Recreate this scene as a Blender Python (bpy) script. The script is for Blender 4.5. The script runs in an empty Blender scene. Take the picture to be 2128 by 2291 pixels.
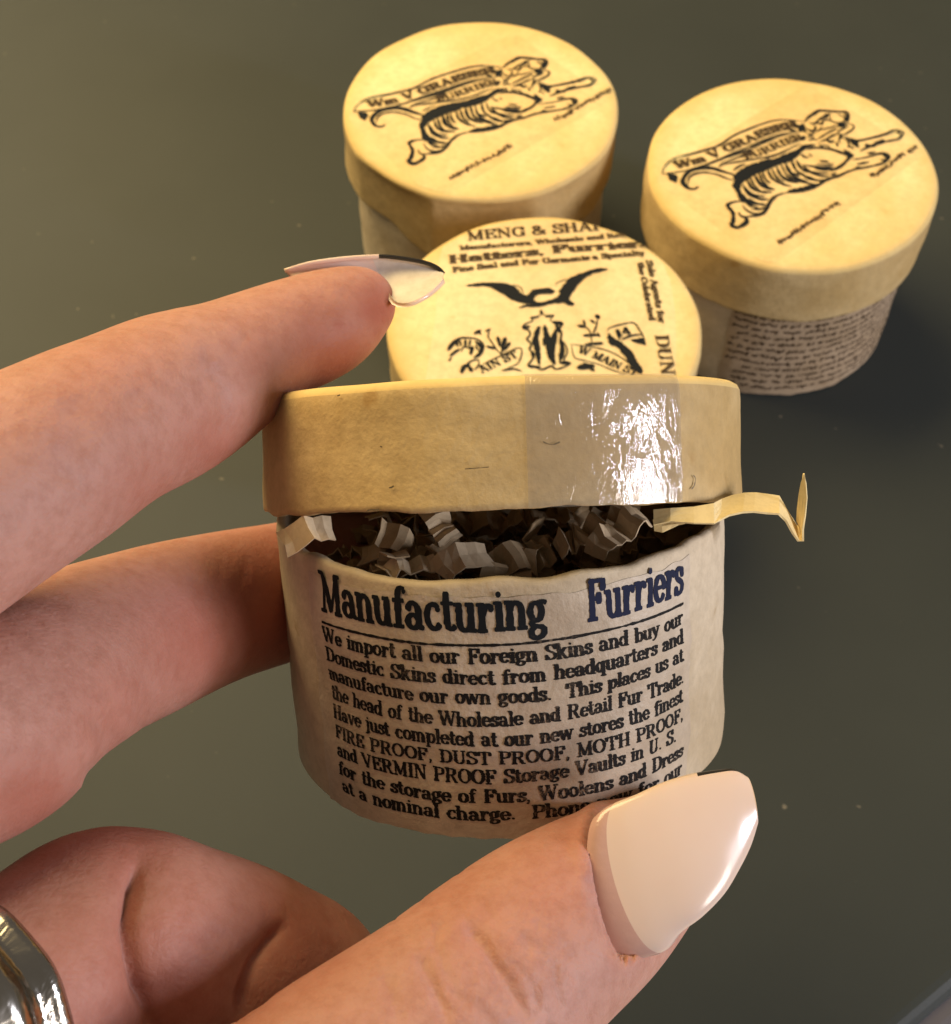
import bpy, bmesh, math, random
import numpy as np
from mathutils import Vector, Matrix
from mathutils.bvhtree import BVHTree
rnd = random.Random(7)
S = 0.012                      # metres per modelling unit (a lid is 4 units across)
R_ = math.radians
scene = bpy.context.scene
C = scene.collection

# ------------------------------------------------------------------ camera
PITCH = R_(54.72); CAMH = 15.997; F = 3173.8; CX, CY = 1064.0, 1145.5
cam_d = bpy.data.cameras.new('camera'); cam = bpy.data.objects.new('camera', cam_d); C.objects.link(cam)
cam.location = (0, 0, CAMH*S); cam.rotation_euler = (math.pi/2-PITCH, 0, 0)
cam_d.sensor_fit = 'HORIZONTAL'; cam_d.sensor_width = 36; cam_d.lens = 36*F/2128
cam_d.clip_start = 0.002; cam_d.clip_end = 50
cam_d.dof.use_dof = True; cam_d.dof.focus_distance = 10.4*S; cam_d.dof.aperture_fstop = 80
scene.camera = cam
# camera frame, for measuring where things stand
CP = np.array([0, 0, CAMH]); RT = np.array([1., 0, 0])
UP = np.array([0, math.sin(PITCH), math.cos(PITCH)]); FW = np.array([0, math.cos(PITCH), -math.sin(PITCH)])
K = 2128/1848.0
def camw(c): c = np.asarray(c, float); return CP + c[..., 0:1]*RT + c[..., 1:2]*UP + c[..., 2:3]*FW
def at(x, y, d):               # source pixel + depth -> world
    return camw(np.array([(x-CX)/F*d, (CY-y)/F*d, d]))
def atk(x, y, d): return at(x*K, y*K, d)
def on_plane(x, y, z):         # source pixel -> point on horizontal plane
    v = at(x, y, 1.0)-CP
    return CP + v*((z-CAMH)/v[2])

# ------------------------------------------------------------------ light
def light(name, loc, target, size, power, col, sy=None):
    d = bpy.data.lights.new(name, 'AREA'); d.size = size*S; d.energy = power; d.color = col
    if sy: d.shape = 'RECTANGLE'; d.size_y = sy*S
    o = bpy.data.objects.new(name, d); C.objects.link(o)
    o.location = Vector(loc)*S
    o.rotation_euler = (Vector(target)-Vector(loc)).to_track_quat('-Z', 'Y').to_euler()
    return o
light('ceiling_lamp', (-22, 36, 38), (1, 13, 2), 38, 7.0, (1.0, 0.76, 0.38))
light('far_sheen_light', (-70, 96, 46), (-4, 14, 0), 40, 1.6, (1.0, 0.95, 0.80))  # added light without a known source, gives the table top its sheen
lp = at(1375, 1010, 10.2); ld = 0.94*RT-0.03*UP-0.355*FW
light('window_light', lp+ld*42, lp, 2.6, 1.7, (0.86, 0.87, 1.0), 14)
l2 = 0.86*RT-0.25*UP-0.44*FW
light('side_fill_light', lp+l2*60, lp, 16, 2.3, (1.0, 0.90, 0.84))  # added fill from the right to brighten the held box's front
w = bpy.data.worlds.new("World"); scene.world = w; w.use_nodes = True
bg = w.node_tree.nodes['Background']; bg.inputs[0].default_value = (1.0, 0.88, 0.74, 1); bg.inputs[1].default_value = 0.14
scene.view_settings.view_transform = 'Standard'; scene.view_settings.look = 'None'
scene.view_settings.exposure = 0.0; scene.view_settings.gamma = 1.0
scene.cycles.max_bounces = 8; scene.cycles.use_denoising = True

# ------------------------------------------------------------------ helpers
def mesh(name, V, Fc, mat=None, parent=None, M=None, smooth=True, label=None):
    V = np.asarray(V, float)*S
    me = bpy.data.meshes.new(name); me.from_pydata(V.tolist(), [], [tuple(f) for f in Fc]); me.validate()
    if smooth: me.polygons.foreach_set('use_smooth', [True]*len(me.polygons))
    if mat: me.materials.append(mat)
    o = bpy.data.objects.new(name, me); C.objects.link(o)
    if parent: o.parent = parent
    if M is not None: o.matrix_local = M
    if label: o['label'] = label
    return o
def thing(name, label, cat, M=None, group=None):
    o = bpy.data.objects.new(name, None); C.objects.link(o); o.empty_display_size = S
    if M is not None: o.matrix_world = M
    o['label'] = label; o['category'] = cat
    if group: o['group'] = group
    return o
def tag(o, label, cat, group=None):
    o['label'] = label; o['category'] = cat
    if group: o['group'] = group
    return o
def mat44(X, Y, Z, o):
    o = np.asarray(o)*S
    return Matrix(((X[0], Y[0], Z[0], o[0]), (X[1], Y[1], Z[1], o[1]), (X[2], Y[2], Z[2], o[2]), (0, 0, 0, 1)))
def unit(v): v = np.asarray(v, float); return v/np.linalg.norm(v)
def catmull(P, n=6, closed=False):
    P = np.asarray(P, float); out = []
    m = len(P)
    if m < 3: return P
    for i in range(m-1):
        p0 = P[max(i-1, 0)]; p1 = P[i]; p2 = P[i+1]; p3 = P[min(i+2, m-1)]
        for k in range(n):
            t = k/n
            out.append(.5*((2*p1)+(-p0+p2)*t+(2*p0-5*p1+4*p2-p3)*t*t+(-p0+3*p1-3*p2+p3)*t**3))
    out.append(P[-1]); return np.array(out)
class Wob:                     # cheap smooth noise
    def __init__(s, seed, n=14, f0=1, f1=9, dim=2):
        r = np.random.RandomState(seed); s.k = r.randn(n, dim)*np.linspace(f0, f1, n)[:, None]; s.p = r.rand(n)*6.28
        s.a = 1/np.linspace(1, 3, n); s.a /= np.sqrt((s.a**2).sum()/2)
    def __call__(s, X): return (np.sin(np.asarray(X, float)@s.k.T+s.p)*s.a).sum(-1)

# ------------------------------------------------------------------ materials
class NT:
    def __init__(s, name):
        s.m = bpy.data.materials.new(name); s.m.use_nodes = True; s.t = s.m.node_tree; s.b = s.t.nodes['Principled BSDF']
        tc = s.n('ShaderNodeTexCoord'); vm = s.n('ShaderNodeVectorMath'); vm.operation = 'SCALE'; vm.inputs['Scale'].default_value = 1/S
        s.l(tc.outputs['Object'], vm.inputs[0]); s.co = vm.outputs[0]
    def n(s, t): return s.t.nodes.new(t)
    def l(s, a, b): s.t.links.new(a, b)
    def noise(s, scale, detail=4, rough=.55, stretch=None, dist=0):
        x = s.n('ShaderNodeTexNoise'); x.inputs['Scale'].default_value = scale; x.inputs['Detail'].default_value = detail
        x.inputs['Roughness'].default_value = rough; x.inputs['Distortion'].default_value = dist
        co = s.co
        if stretch:
            mp = s.n('ShaderNodeMapping'); mp.inputs['Scale'].default_value = stretch; s.l(co, mp.inputs[0]); co = mp.outputs[0]
        s.l(co, x.inputs['Vector']); return x.outputs['Fac']
    def ramp(s, fac, stops):
        r = s.n('ShaderNodeValToRGB'); e = r.color_ramp.elements
        while len(e) < len(stops): e.new(.5)
        for q, (p, c) in zip(e, stops):
            q.position = p; q.color = (*c, 1) if not isinstance(c, (int, float)) else (c, c, c, 1)
        s.l(fac, r.inputs[0]); return r.outputs[0]
    def mix(s, fac, a, b, mode='MIX'):
        x = s.n('ShaderNodeMix'); x.data_type = 'RGBA'; x.blend_type = mode
        for inp, v in ((x.inputs[0], fac), (x.inputs[6], a), (x.inputs[7], b)):
            if hasattr(v, 'links'): s.l(v, inp)
            elif isinstance(v, (int, float)): inp.default_value = v
            else: inp.default_value = (*v, 1)
        return x.outputs[2]
    def bump(s, h, strength, dist, prev=None):
        x = s.n('ShaderNodeBump'); x.inputs['Strength'].default_value = strength; x.inputs['Distance'].default_value = dist*S
        s.l(h, x.inputs['Height'])
        if prev: s.l(prev, x.inputs['Normal'])
        return x.outputs[0]
    def set(s, **k):
        for a, v in k.items():
            i = s.b.inputs[a.replace('_', ' ')]
            if hasattr(v, 'links'): s.l(v, i)
            elif isinstance(v, tuple): i.default_value = (*v, 1) if len(v) == 3 and i.type == 'RGBA' else v
            else: i.default_value = v
        return s.m
def paper(name, base, stain, rough=.8, bump=.5, spot=.6, rim=None):
    t = NT(name)
    a = t.noise(.75, 5, .6); col = t.mix(t.ramp(a, [(.40, 0.), (.64, 1.)]), base, stain)
    f = t.noise(9, 6, .7); col = t.mix(t.ramp(f, [(.3, .36), (.6, 0.)]), col, tuple(c*.62 for c in stain))
    g = t.noise(3.1, 3, .5); sp = t.ramp(g, [(.70, 0.), (.78, spot)])
    col = t.mix(sp, col, tuple(c*q for c, q in zip(stain, (.72, .60, .42))))
    if rim:                      # handled edges have gone darker with age
        sx = t.n('ShaderNodeSeparateXYZ'); t.l(t.co, sx.inputs[0]); vl = t.n('ShaderNodeVectorMath'); vl.operation = 'LENGTH'; cb = t.n('ShaderNodeCombineXYZ')
        t.l(sx.outputs[0], cb.inputs[0]); t.l(sx.outputs[1], cb.inputs[1]); t.l(cb.outputs[0], vl.inputs[0])
        ad = t.n('ShaderNodeMath'); ad.operation = 'MULTIPLY_ADD'; ad.inputs[1].default_value = .55; t.l(t.noise(2.4, 4, .65), ad.inputs[0]); t.l(vl.outputs['Value'], ad.inputs[2])
        dv = t.n('ShaderNodeMath'); dv.operation = 'MULTIPLY'; dv.inputs[1].default_value = .4; t.l(ad.outputs[0], dv.inputs[0])
        col = t.mix(t.ramp(dv.outputs[0], [(.76, 0.), (.92, .75)]), col, rim)
    n1 = t.noise(22, 4, .6); n2 = t.noise(5, 3, .5)
    nb = t.bump(n1, bump*.55, .012); nb = t.bump(n2, bump*.5, .03, nb)
    return t.set(Base_Color=col, Roughness=rough, Specular_IOR_Level=.3, Normal=nb)
M_top = paper('cream_paper', (.80, .66, .35), (.70, .53, .23), rim=(.64, .45, .17))
M_band = paper('aged_band_paper', (.59, .44, .22), (.47, .32, .13), .62, .8)
M_body = paper('aged_body_paper', (.60, .50, .36), (.46, .36, .23), .7, .8)
M_brown = paper('brown_label_paper', (.45, .34, .23), (.36, .26, .16), .6, .8, .3)
M_label = paper('printed_label_paper', (.58, .49, .38), (.44, .35, .25), .43, 1.0, .3)
M_tlabel = paper('tan_label_paper', (.78, .58, .29), (.70, .48, .20), .7, .4, .3)
M_disc = paper('glossy_label_paper', (.80, .64, .37), (.72, .52, .26), .5, .35)
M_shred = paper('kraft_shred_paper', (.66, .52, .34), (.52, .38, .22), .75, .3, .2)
M_kraft = paper('shaded_brown_kraft', (.48, .35, .20), (.34, .23, .12), .8, .3, .2)  # brown kraft, its colour also darkened for the shade under the lid
M_strip = paper('yellow_strip_paper', (.82, .66, .34), (.74, .56, .26), .7, .3, .2)
def ink(name, col, worn, thr):
    t = NT(name)
    f = t.noise(30, 3, .7); r = t.ramp(f, [(thr, 0.), (thr+.16, 1.)])
    big = t.noise(1.6, 2, .5); r2 = t.mix(t.ramp(big, [(.5, 0.), (.75, 1.)]), (0, 0, 0), r)
    return t.set(Base_Color=t.mix(r2, col, worn), Roughness=.7, Specular_IOR_Level=.12)
M_ink = ink('black_ink', (.012, .011, .011), (.26, .19, .13), .50)
M_ink2 = ink('brown_ink', (.06, .038, .02), (.36, .25, .12), .56)
M_inkp = ink('faded_brown_ink', (.05, .03, .018), (.28, .19, .12), .60)
M_inkd = ink('bluish_black_ink', (.010, .012, .015), (.10, .08, .06), .62)
M_inkb = ink('navy_ink', (.014, .018, .045), (.12, .10, .10), .58)

t = NT('dark_table_top')
n = t.noise(.35, 3); col = t.mix(n, (.029, .036, .037), (.043, .051, .051))
fg = t.noise(45, 3, .7); col = t.mix(t.ramp(fg, [(.35, .5), (.65, 0.)]), col, (.045, .042, .031))
dust = t.noise(5.5, 2, .4); col = t.mix(t.ramp(dust, [(.755, 0.), (.80, .5)]), col, (.25, .22, .17))
M_table = t.set(Base_Color=col, Roughness=.44, Specular_IOR_Level=.12, Normal=t.bump(fg, .12, .02))
t = NT('table_edge_trim'); M_trim = t.set(Base_Color=(.10, .095, .11), Roughness=.35)
t = NT('pale_floor'); n = t.noise(2.2, 5, .65)
M_floor = t.set(Base_Color=t.ramp(n, [(.35, (.66, .54, .32)), (.6, (.88, .80, .60))]), Roughness=.8)
# ------------------------------------------------------------------ slab-serif stroke lettering
def A(cx, cy, rx, ry, a0, a1, n=None):
    n = n or max(4, int(abs(a1-a0)/18)); t = np.radians(np.linspace(a0, a1, n+1))
    return ('P', np.stack([cx+rx*np.cos(t), cy+ry*np.sin(t)], 1).tolist())
def L(*p): return ('P', [list(p[i:i+2]) for i in range(0, len(p), 2)])
def Cv(*p): return ('P', catmull([p[i:i+2] for i in range(0, len(p), 2)], 5).tolist())
def Sf(x, y, h=.11): return ('S', x, y, h)
def D(x, y, r=.085): return ('D', x, y, r)
X = .66
GL = {
'a': (.60, [A(.25, .18, .17, .17, 0, 360), Cv(.10, .50, .18, .64, .32, .64, .42, .50, .43, .30, .44, .08, .56, .02), D(.12, .50, .07)]),
'b': (.60, [L(.13, 1, .13, .02), A(.34, .33, .19, .32, 0, 360), Sf(.08, 1, .09)]),
'c': (.53, [A(.30, .33, .21, .32, 50, 318), D(.43, .52, .08)]),
'd': (.62, [L(.46, 1, .46, 0), A(.26, .33, .19, .32, 0, 360), Sf(.41, 1, .09), Sf(.52, 0, .09)]),
'e': (.55, [A(.29, .33, .21, .32, 0, 322), L(.09, .36, .50, .36)]),
'f': (.42, [L(.19, 0, .19, .78), A(.33, .78, .14, .21, 180, 60), L(.03, X, .37, X), Sf(.19, 0, .16), D(.40, .90, .07)]),
'g': (.58, [A(.26, .42, .17, .23, 0, 360), Cv(.16, .20, .12, .08, .3, .04, .46, .0, .46, -.16, .28, -.25, .1, -.18, .1, -.06, .2, .04), Cv(.38, .6, .46, .68, .55, .64)]),
'h': (.66, [L(.14, 1, .14, 0), A(.32, .44, .17, .21, 170, 0), L(.49, .44, .49, 0), Sf(.14, 0, .13), Sf(.50, 0, .13), Sf(.09, 1, .09)]),
'i': (.33, [L(.17, X, .17, 0), D(.17, .88), Sf(.17, 0, .14), Sf(.11, X, .09)]),
'j': (.33, [L(.19, X, .19, -.08), A(.07, -.08, .12, .15, 0, -120), D(.19, .88), Sf(.12, X, .09)]),
'k': (.62, [L(.14, 1, .14, 0), L(.16, .28, .46, X), L(.27, .38, .50, 0), Sf(.14, 0, .13), Sf(.52, 0, .11), Sf(.46, X, .11), Sf(.09, 1, .09)]),
'l': (.33, [L(.17, 1, .17, 0), Sf(.17, 0, .14), Sf(.11, 1, .09)]),
'm': (.95, [L(.14, X, .14, 0), A(.29, .46, .15, .19, 165, 0), L(.45, .46, .45, 0), A(.60, .46, .15, .19, 165, 0), L(.77, .46, .77, 0), Sf(.14, 0, .12), Sf(.45, 0, .11), Sf(.78, 0, .12), Sf(.08, X, .08)]),
'n': (.66, [L(.14, X, .14, 0), A(.32, .44, .17, .21, 170, 0), L(.49, .44, .49, 0), Sf(.14, 0, .13), Sf(.50, 0, .13), Sf(.08, X, .08)]),
'o': (.58, [A(.29, .33, .21, .32, 0, 360)]),
'p': (.62, [L(.14, X, .14, -.28), A(.35, .33, .19, .32, 0, 360), Sf(.14, -.28, .14), Sf(.08, X, .08)]),
'q': (.62, [L(.47, X, .47, -.28), A(.26, .33, .19, .32, 0, 360), Sf(.47, -.28, .14)]),
'r': (.50, [L(.15, X, .15, 0), Cv(.17, .40, .24, .58, .36, .64, .43, .58), D(.42, .55, .085), Sf(.15, 0, .14), Sf(.09, X, .09)]),
's': (.47, [Cv(.39, .50, .33, .64, .2, .65, .1, .56, .12, .42, .26, .34, .38, .25, .40, .12, .30, .02, .16, .01, .07, .14), L(.40, .62, .40, .46), L(.06, .02, .06, .18)]),
't': (.40, [L(.17, .90, .17, .14), A(.29, .14, .12, .14, 180, 330), L(.02, X, .36, X)]),
'u': (.66, [L(.14, X, .14, .2), A(.31, .2, .17, .2, 180, 350), L(.49, X, .49, 0), Sf(.09, X, .09), Sf(.44, X, .09), Sf(.54, 0, .08)]),
'v': (.58, [L(.10, X, .30, 0), ('T', [[.30, 0], [.50, X]]), Sf(.10, X, .11), Sf(.49, X, .10)]),
'w': (.86, [L(.08, X, .26, 0), ('T', [[.26, 0], [.43, X]]), L(.43, X, .60, 0), ('T', [[.60, 0], [.78, X]]), Sf(.10, X, .11), Sf(.43, X, .09), Sf(.78, X, .10)]),
'x': (.58, [L(.10, X, .48, 0), ('T', [[.10, 0], [.46, X]]), Sf(.11, X, .1), Sf(.46, X, .1), Sf(.1, 0, .1), Sf(.48, 0, .1)]),
'y': (.58, [L(.10, X, .31, 0), ('T', [[.50, X], [.28, -.1], [.16, -.26], [.06, -.2]]), Sf(.10, X, .11), Sf(.49, X, .10)]),
'z': (.52, [L(.08, X, .44, X), L(.43, X, .08, 0), L(.08, 0, .45, 0), L(.08, X, .08, .5), L(.45, 0, .45, .16)]),
'A': (.80, [('T', [[.10, 0], [.38, 1]]), L(.38, 1, .66, 0), L(.2, .33, .56, .33), Sf(.11, 0, .12), Sf(.66, 0, .13)]),
'C': (.74, [A(.40, .5, .30, .49, 50, 312), L(.64, .98, .64, .68)]),
'D': (.80, [L(.18, 1, .18, 0), Cv(.18, .97, .42, .97, .62, .85, .69, .5, .62, .15, .42, .03, .18, .03), Sf(.12, 1, .1), Sf(.12, 0, .1)]),
'E': (.72, [L(.18, 1, .18, 0), L(.08, .97, .62, .97), L(.08, .03, .64, .03), L(.18, .52, .46, .52), L(.61, .97, .61, .76), L(.63, .03, .63, .26), L(.46, .62, .46, .42)]),
'F': (.68, [L(.18, 1, .18, 0), L(.08, .97, .60, .97), L(.18, .52, .44, .52), L(.60, .97, .60, .74), L(.44, .62, .44, .42), Sf(.19, 0, .16)]),
'G': (.80, [A(.40, .5, .30, .49, 50, 330), L(.66, .98, .66, .70), L(.64, .42, .64, .04), Sf(.63, .44, .12)]),
'H': (.84, [L(.18, 1, .18, 0), L(.64, 1, .64, 0), L(.18, .5, .64, .5), Sf(.18, 0, .13), Sf(.18, 1, .13), Sf(.64, 0, .13), Sf(.64, 1, .13)]),
'I': (.40, [L(.20, 1, .20, 0), Sf(.2, 0, .15), Sf(.2, 1, .15)]),
'K': (.84, [L(.18, 1, .18, 0), ('T', [[.2, .36], [.62, 1]]), L(.34, .55, .68, 0), Sf(.18, 0, .13), Sf(.18, 1, .13), Sf(.68, 0, .12), Sf(.62, 1, .12)]),
'L': (.68, [L(.18, 1, .18, 0), L(.06, .03, .60, .03), L(.60, .03, .60, .28), Sf(.18, 1, .14)]),
'M': (.98, [('T', [[.16, 0], [.16, 1]]), L(.16, 1, .47, .05), ('T', [[.47, .05], [.78, 1]]), L(.78, 1, .78, 0), Sf(.14, 0, .12), Sf(.79, 0, .14), Sf(.1, 1, .1), Sf(.84, 1, .1)]),
'N': (.86, [('T', [[.16, 0], [.16, 1]]), L(.16, 1, .68, 0), ('T', [[.68, 0], [.68, 1]]), Sf(.16, 0, .12), Sf(.10, 1, .1), Sf(.68, 1, .13)]),
'O': (.82, [A(.41, .5, .32, .49, 0, 360)]),
'P': (.72, [L(.18, 1, .18, 0), Cv(.18, .97, .42, .97, .60, .90, .62, .73, .58, .55, .42, .48, .18, .48), Sf(.19, 0, .16), Sf(.12, 1, .1)]),
'R': (.82, [L(.18, 1, .18, 0), Cv(.18, .97, .42, .97, .58, .90, .60, .75, .56, .58, .42, .51, .18, .51), L(.42, .5, .66, .02), Sf(.18, 0, .14), Sf(.12, 1, .1), Sf(.69, 0, .1)]),
'S': (.66, [Cv(.55, .74, .48, .92, .32, .98, .15, .90, .12, .72, .26, .56, .44, .46, .57, .32, .54, .12, .36, .01, .18, .06, .09, .26), L(.57, .97, .57, .70), L(.08, .03, .08, .30)]),
'T': (.76, [L(.38, 1, .38, 0), L(.06, .97, .70, .97), L(.06, .97, .06, .72), L(.70, .97, .70, .72), Sf(.38, 0, .16)]),
'U': (.82, [L(.18, 1, .18, .3), Cv(.18, .3, .22, .1, .40, .01, .58, .1, .63, .3), ('T', [[.63, .3], [.63, 1]]), Sf(.18, 1, .14), Sf(.63, 1, .12)]),
'V': (.80, [L(.10, 1, .40, 0), ('T', [[.40, 0], [.68, 1]]), Sf(.12, 1, .13), Sf(.66, 1, .12)]),
'W': (1.1, [L(.08, 1, .32, 0), ('T', [[.32, 0], [.54, .9]]), L(.52, 1, .76, 0), ('T', [[.76, 0], [.98, 1]]), Sf(.12, 1, .13), Sf(.52, 1, .12), Sf(.97, 1, .11)]),
'&': (.86, [Cv(.70, .42, .58, .16, .40, .02, .2, .02, .09, .18, .14, .36, .34, .52, .48, .68, .46, .88, .33, .97, .2, .88, .2, .72, .36, .5, .56, .2, .76, .0), Sf(.70, .44, .12)]),
'1': (.45, [L(.24, 1, .24, 0), L(.08, .86, .24, 1), Sf(.24, 0, .16)]),
'4': (.62, [L(.42, 1, .42, 0), L(.40, 1, .06, .3), L(.06, .28, .58, .28), Sf(.42, 0, .14)]),
',': (.28, [D(.13, .06), ('T', [[.17, .04], [.08, -.18]])]),
'.': (.28, [D(.14, .07)]),
'-': (.35, [L(.05, .32, .3, .32)]),
}
def ribbon(P, w, rs, V, Fc, jit=.0, cap=True):
    """polyline P (2-D) with half widths w -> quads in V/Fc (2-D)"""
    P = np.asarray(P, float); w = np.asarray(w, float)
    T = np.gradient(P, axis=0); T /= np.linalg.norm(T, axis=1)[:, None]+1e-9
    N = np.stack([-T[:, 1], T[:, 0]], 1)
    if jit: w = w*(1+jit*rs.randn(len(w)))
    if cap:
        P = np.concatenate([P[:1]-T[:1]*w[0]*.5, P, P[-1:]+T[-1:]*w[-1]*.5]); N = np.concatenate([N[:1], N, N[-1:]])
        w = np.concatenate([w[:1]*.6, w, w[-1:]*.6])
    b = len(V); wl = w if not jit else w*(1+jit*.6*rs.randn(len(w)))
    for p, n, a, c in zip(P, N, w, wl): V.append(p+n*a); V.append(p-n*c)
    for i in range(len(P)-1): Fc.append((b+2*i, b+2*i+1, b+2*i+3, b+2*i+2))
def resamp(P, step):
    P = np.asarray(P, float); d = np.r_[0, np.cumsum(np.linalg.norm(np.diff(P, axis=0), axis=1))]
    if d[-1] < 1e-9: return P
    n = max(2, int(math.ceil(d[-1]/step))+1); s = np.linspace(0, d[-1], n)
    return np.stack([np.interp(s, d, P[:, 0]), np.interp(s, d, P[:, 1])], 1)
def glyph(ch, thick, thin, rs, jit, step=.09):
    V, Fc = [], []
    adv, st = GL[ch]
    for q in st:
        if q[0] == 'P':
            P = resamp(q[1], step); T = np.gradient(P, axis=0); T /= np.linalg.norm(T, axis=1)[:, None]+1e-9
            ribbon(P, .5*(thin+(thick-thin)*np.abs(T[:, 1])**1.3), rs, V, Fc, jit)
        elif q[0] == 'T':
            P = resamp(q[1], step); ribbon(P, np.full(len(P), .55*thin), rs, V, Fc, jit)
        elif q[0] == 'S':
            P = resamp([[q[1]-q[3], q[2]], [q[1]+q[3], q[2]]], step); ribbon(P, np.full(len(P), .5*thin), rs, V, Fc, jit)
        elif q[0] == 'D':
            b = len(V); n = 9
            for k in range(n): a = 6.283*k/n; r = q[3]*(1+jit*.7*rs.randn()); V.append(np.array([q[1]+r*math.cos(a), q[2]+r*math.sin(a)]))
            Fc.append(tuple(range(b, b+n)))
    return adv, V, Fc
def set_text(s, width, size, thick=.17, thin=.075, seed=1, jit=.10, track=0, space=.34):
    """text laid along x from 0 to width (letters squeezed to fit), cap height = size; 2-D verts and faces"""
    rs = np.random.RandomState(seed); tot = sum((space if c == ' ' else GL[c][0])+track for c in s)
    sx = width/tot; V, Fc = [], []; x = 0
    for c in s:
        if c == ' ': x += (space+track)*sx; continue
        adv, v, f = glyph(c, thick, thin, rs, jit)
        b = len(V); dy = rs.randn()*.012; sl = rs.randn()*.015
        for p in v: V.append(np.array([x+(p[0]+sl*p[1])*sx, (p[1]+dy)*size]))
        Fc += [tuple(i+b for i in q) for q in f]; x += (adv+track)*sx
    return V, Fc
def scribble(width, size, seed, V, Fc, ox=0, oy=0):
    """illegible small print: words of worn up-and-down strokes"""
    rs = np.random.RandomState(seed); x = 0
    while x < width-size:
        n = rs.randint(2, 9); P = []
        for k in range(n*2):
            if x > width: break
            P.append((ox+x, oy+size*(.18+.48*(k % 2)+.18*rs.randn()))); x += size*(.22+.14*rs.rand())
        if len(P) > 2: ribbon(P, np.full(len(P), size*.17), rs, V, Fc, .3)
        x += size*(.35+.4*rs.rand())
def place(name, V, Fc, fn, mat, parent, label=None):
    V = np.asarray(V); W = fn(V); return mesh(name, W, Fc, mat, parent, smooth=False, label=label)
# ------------------------------------------------------------------ table and floor
th = R_(36)
e0 = on_plane(2128, 2238, 0); e1 = on_plane(2066, 2291, 0)
ed = unit((e1-e0)[:2]); en = np.array([ed[1], -ed[0]]);  # points outwards
if en@np.array([1, -1]) < 0: en = -en
far = 60
q0 = e0[:2]
c_a = q0+ed*40*(1 if ed[0] < 0 else -1); c_b = q0-ed*30*(1 if ed[0] < 0 else -1)
poly = [c_a, c_b, c_b-en*110, c_a-en*110]
def slab(name, poly, z0, z1, mat, r=.25):
    P = np.array(poly); cen = P.mean(0); V, Fc = [], []
    prof = [(0, z0), (0, z1-r)]+[(r*(1-math.cos(a)), z1-r+r*math.sin(a)) for a in np.linspace(0, math.pi/2, 6)[1:]]
    for ins, z in prof:
        for k in range(4):
            a = unit(P[k-1]-P[k]); b = unit(P[(k+1) % 4]-P[k]); V.append((*(P[k]+(a+b)*ins), z))
    for i in range(len(prof)-1):
        for k in range(4): Fc.append((4*i+k, 4*i+(k+1) % 4, 4*i+4+(k+1) % 4, 4*i+4+k))
    n = 4*(len(prof)-1); Fc.append((n, n+1, n+2, n+3)); Fc.append((3, 2, 1, 0))
    return mesh(name, V, Fc, mat, smooth=False)
o = slab('table_top', poly, -2.5, 0, M_table); o['kind'] = 'structure'
P4 = [p+(.4*(np.sign((p-np.mean(poly, 0))@en)*en)+.4*np.sign((p-np.mean(poly, 0))@ed)*ed) for p in np.array(poly)]
o = slab('table_edge_trim', P4, -2.3, -.12, M_trim, .3); o['kind'] = 'structure'
o = mesh('floor', [(-900, -900, -22), (900, -900, -22), (900, 900, -22), (-900, 900, -22)], [(0, 1, 2, 3)], M_floor, smooth=False); o['kind'] = 'structure'

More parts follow.
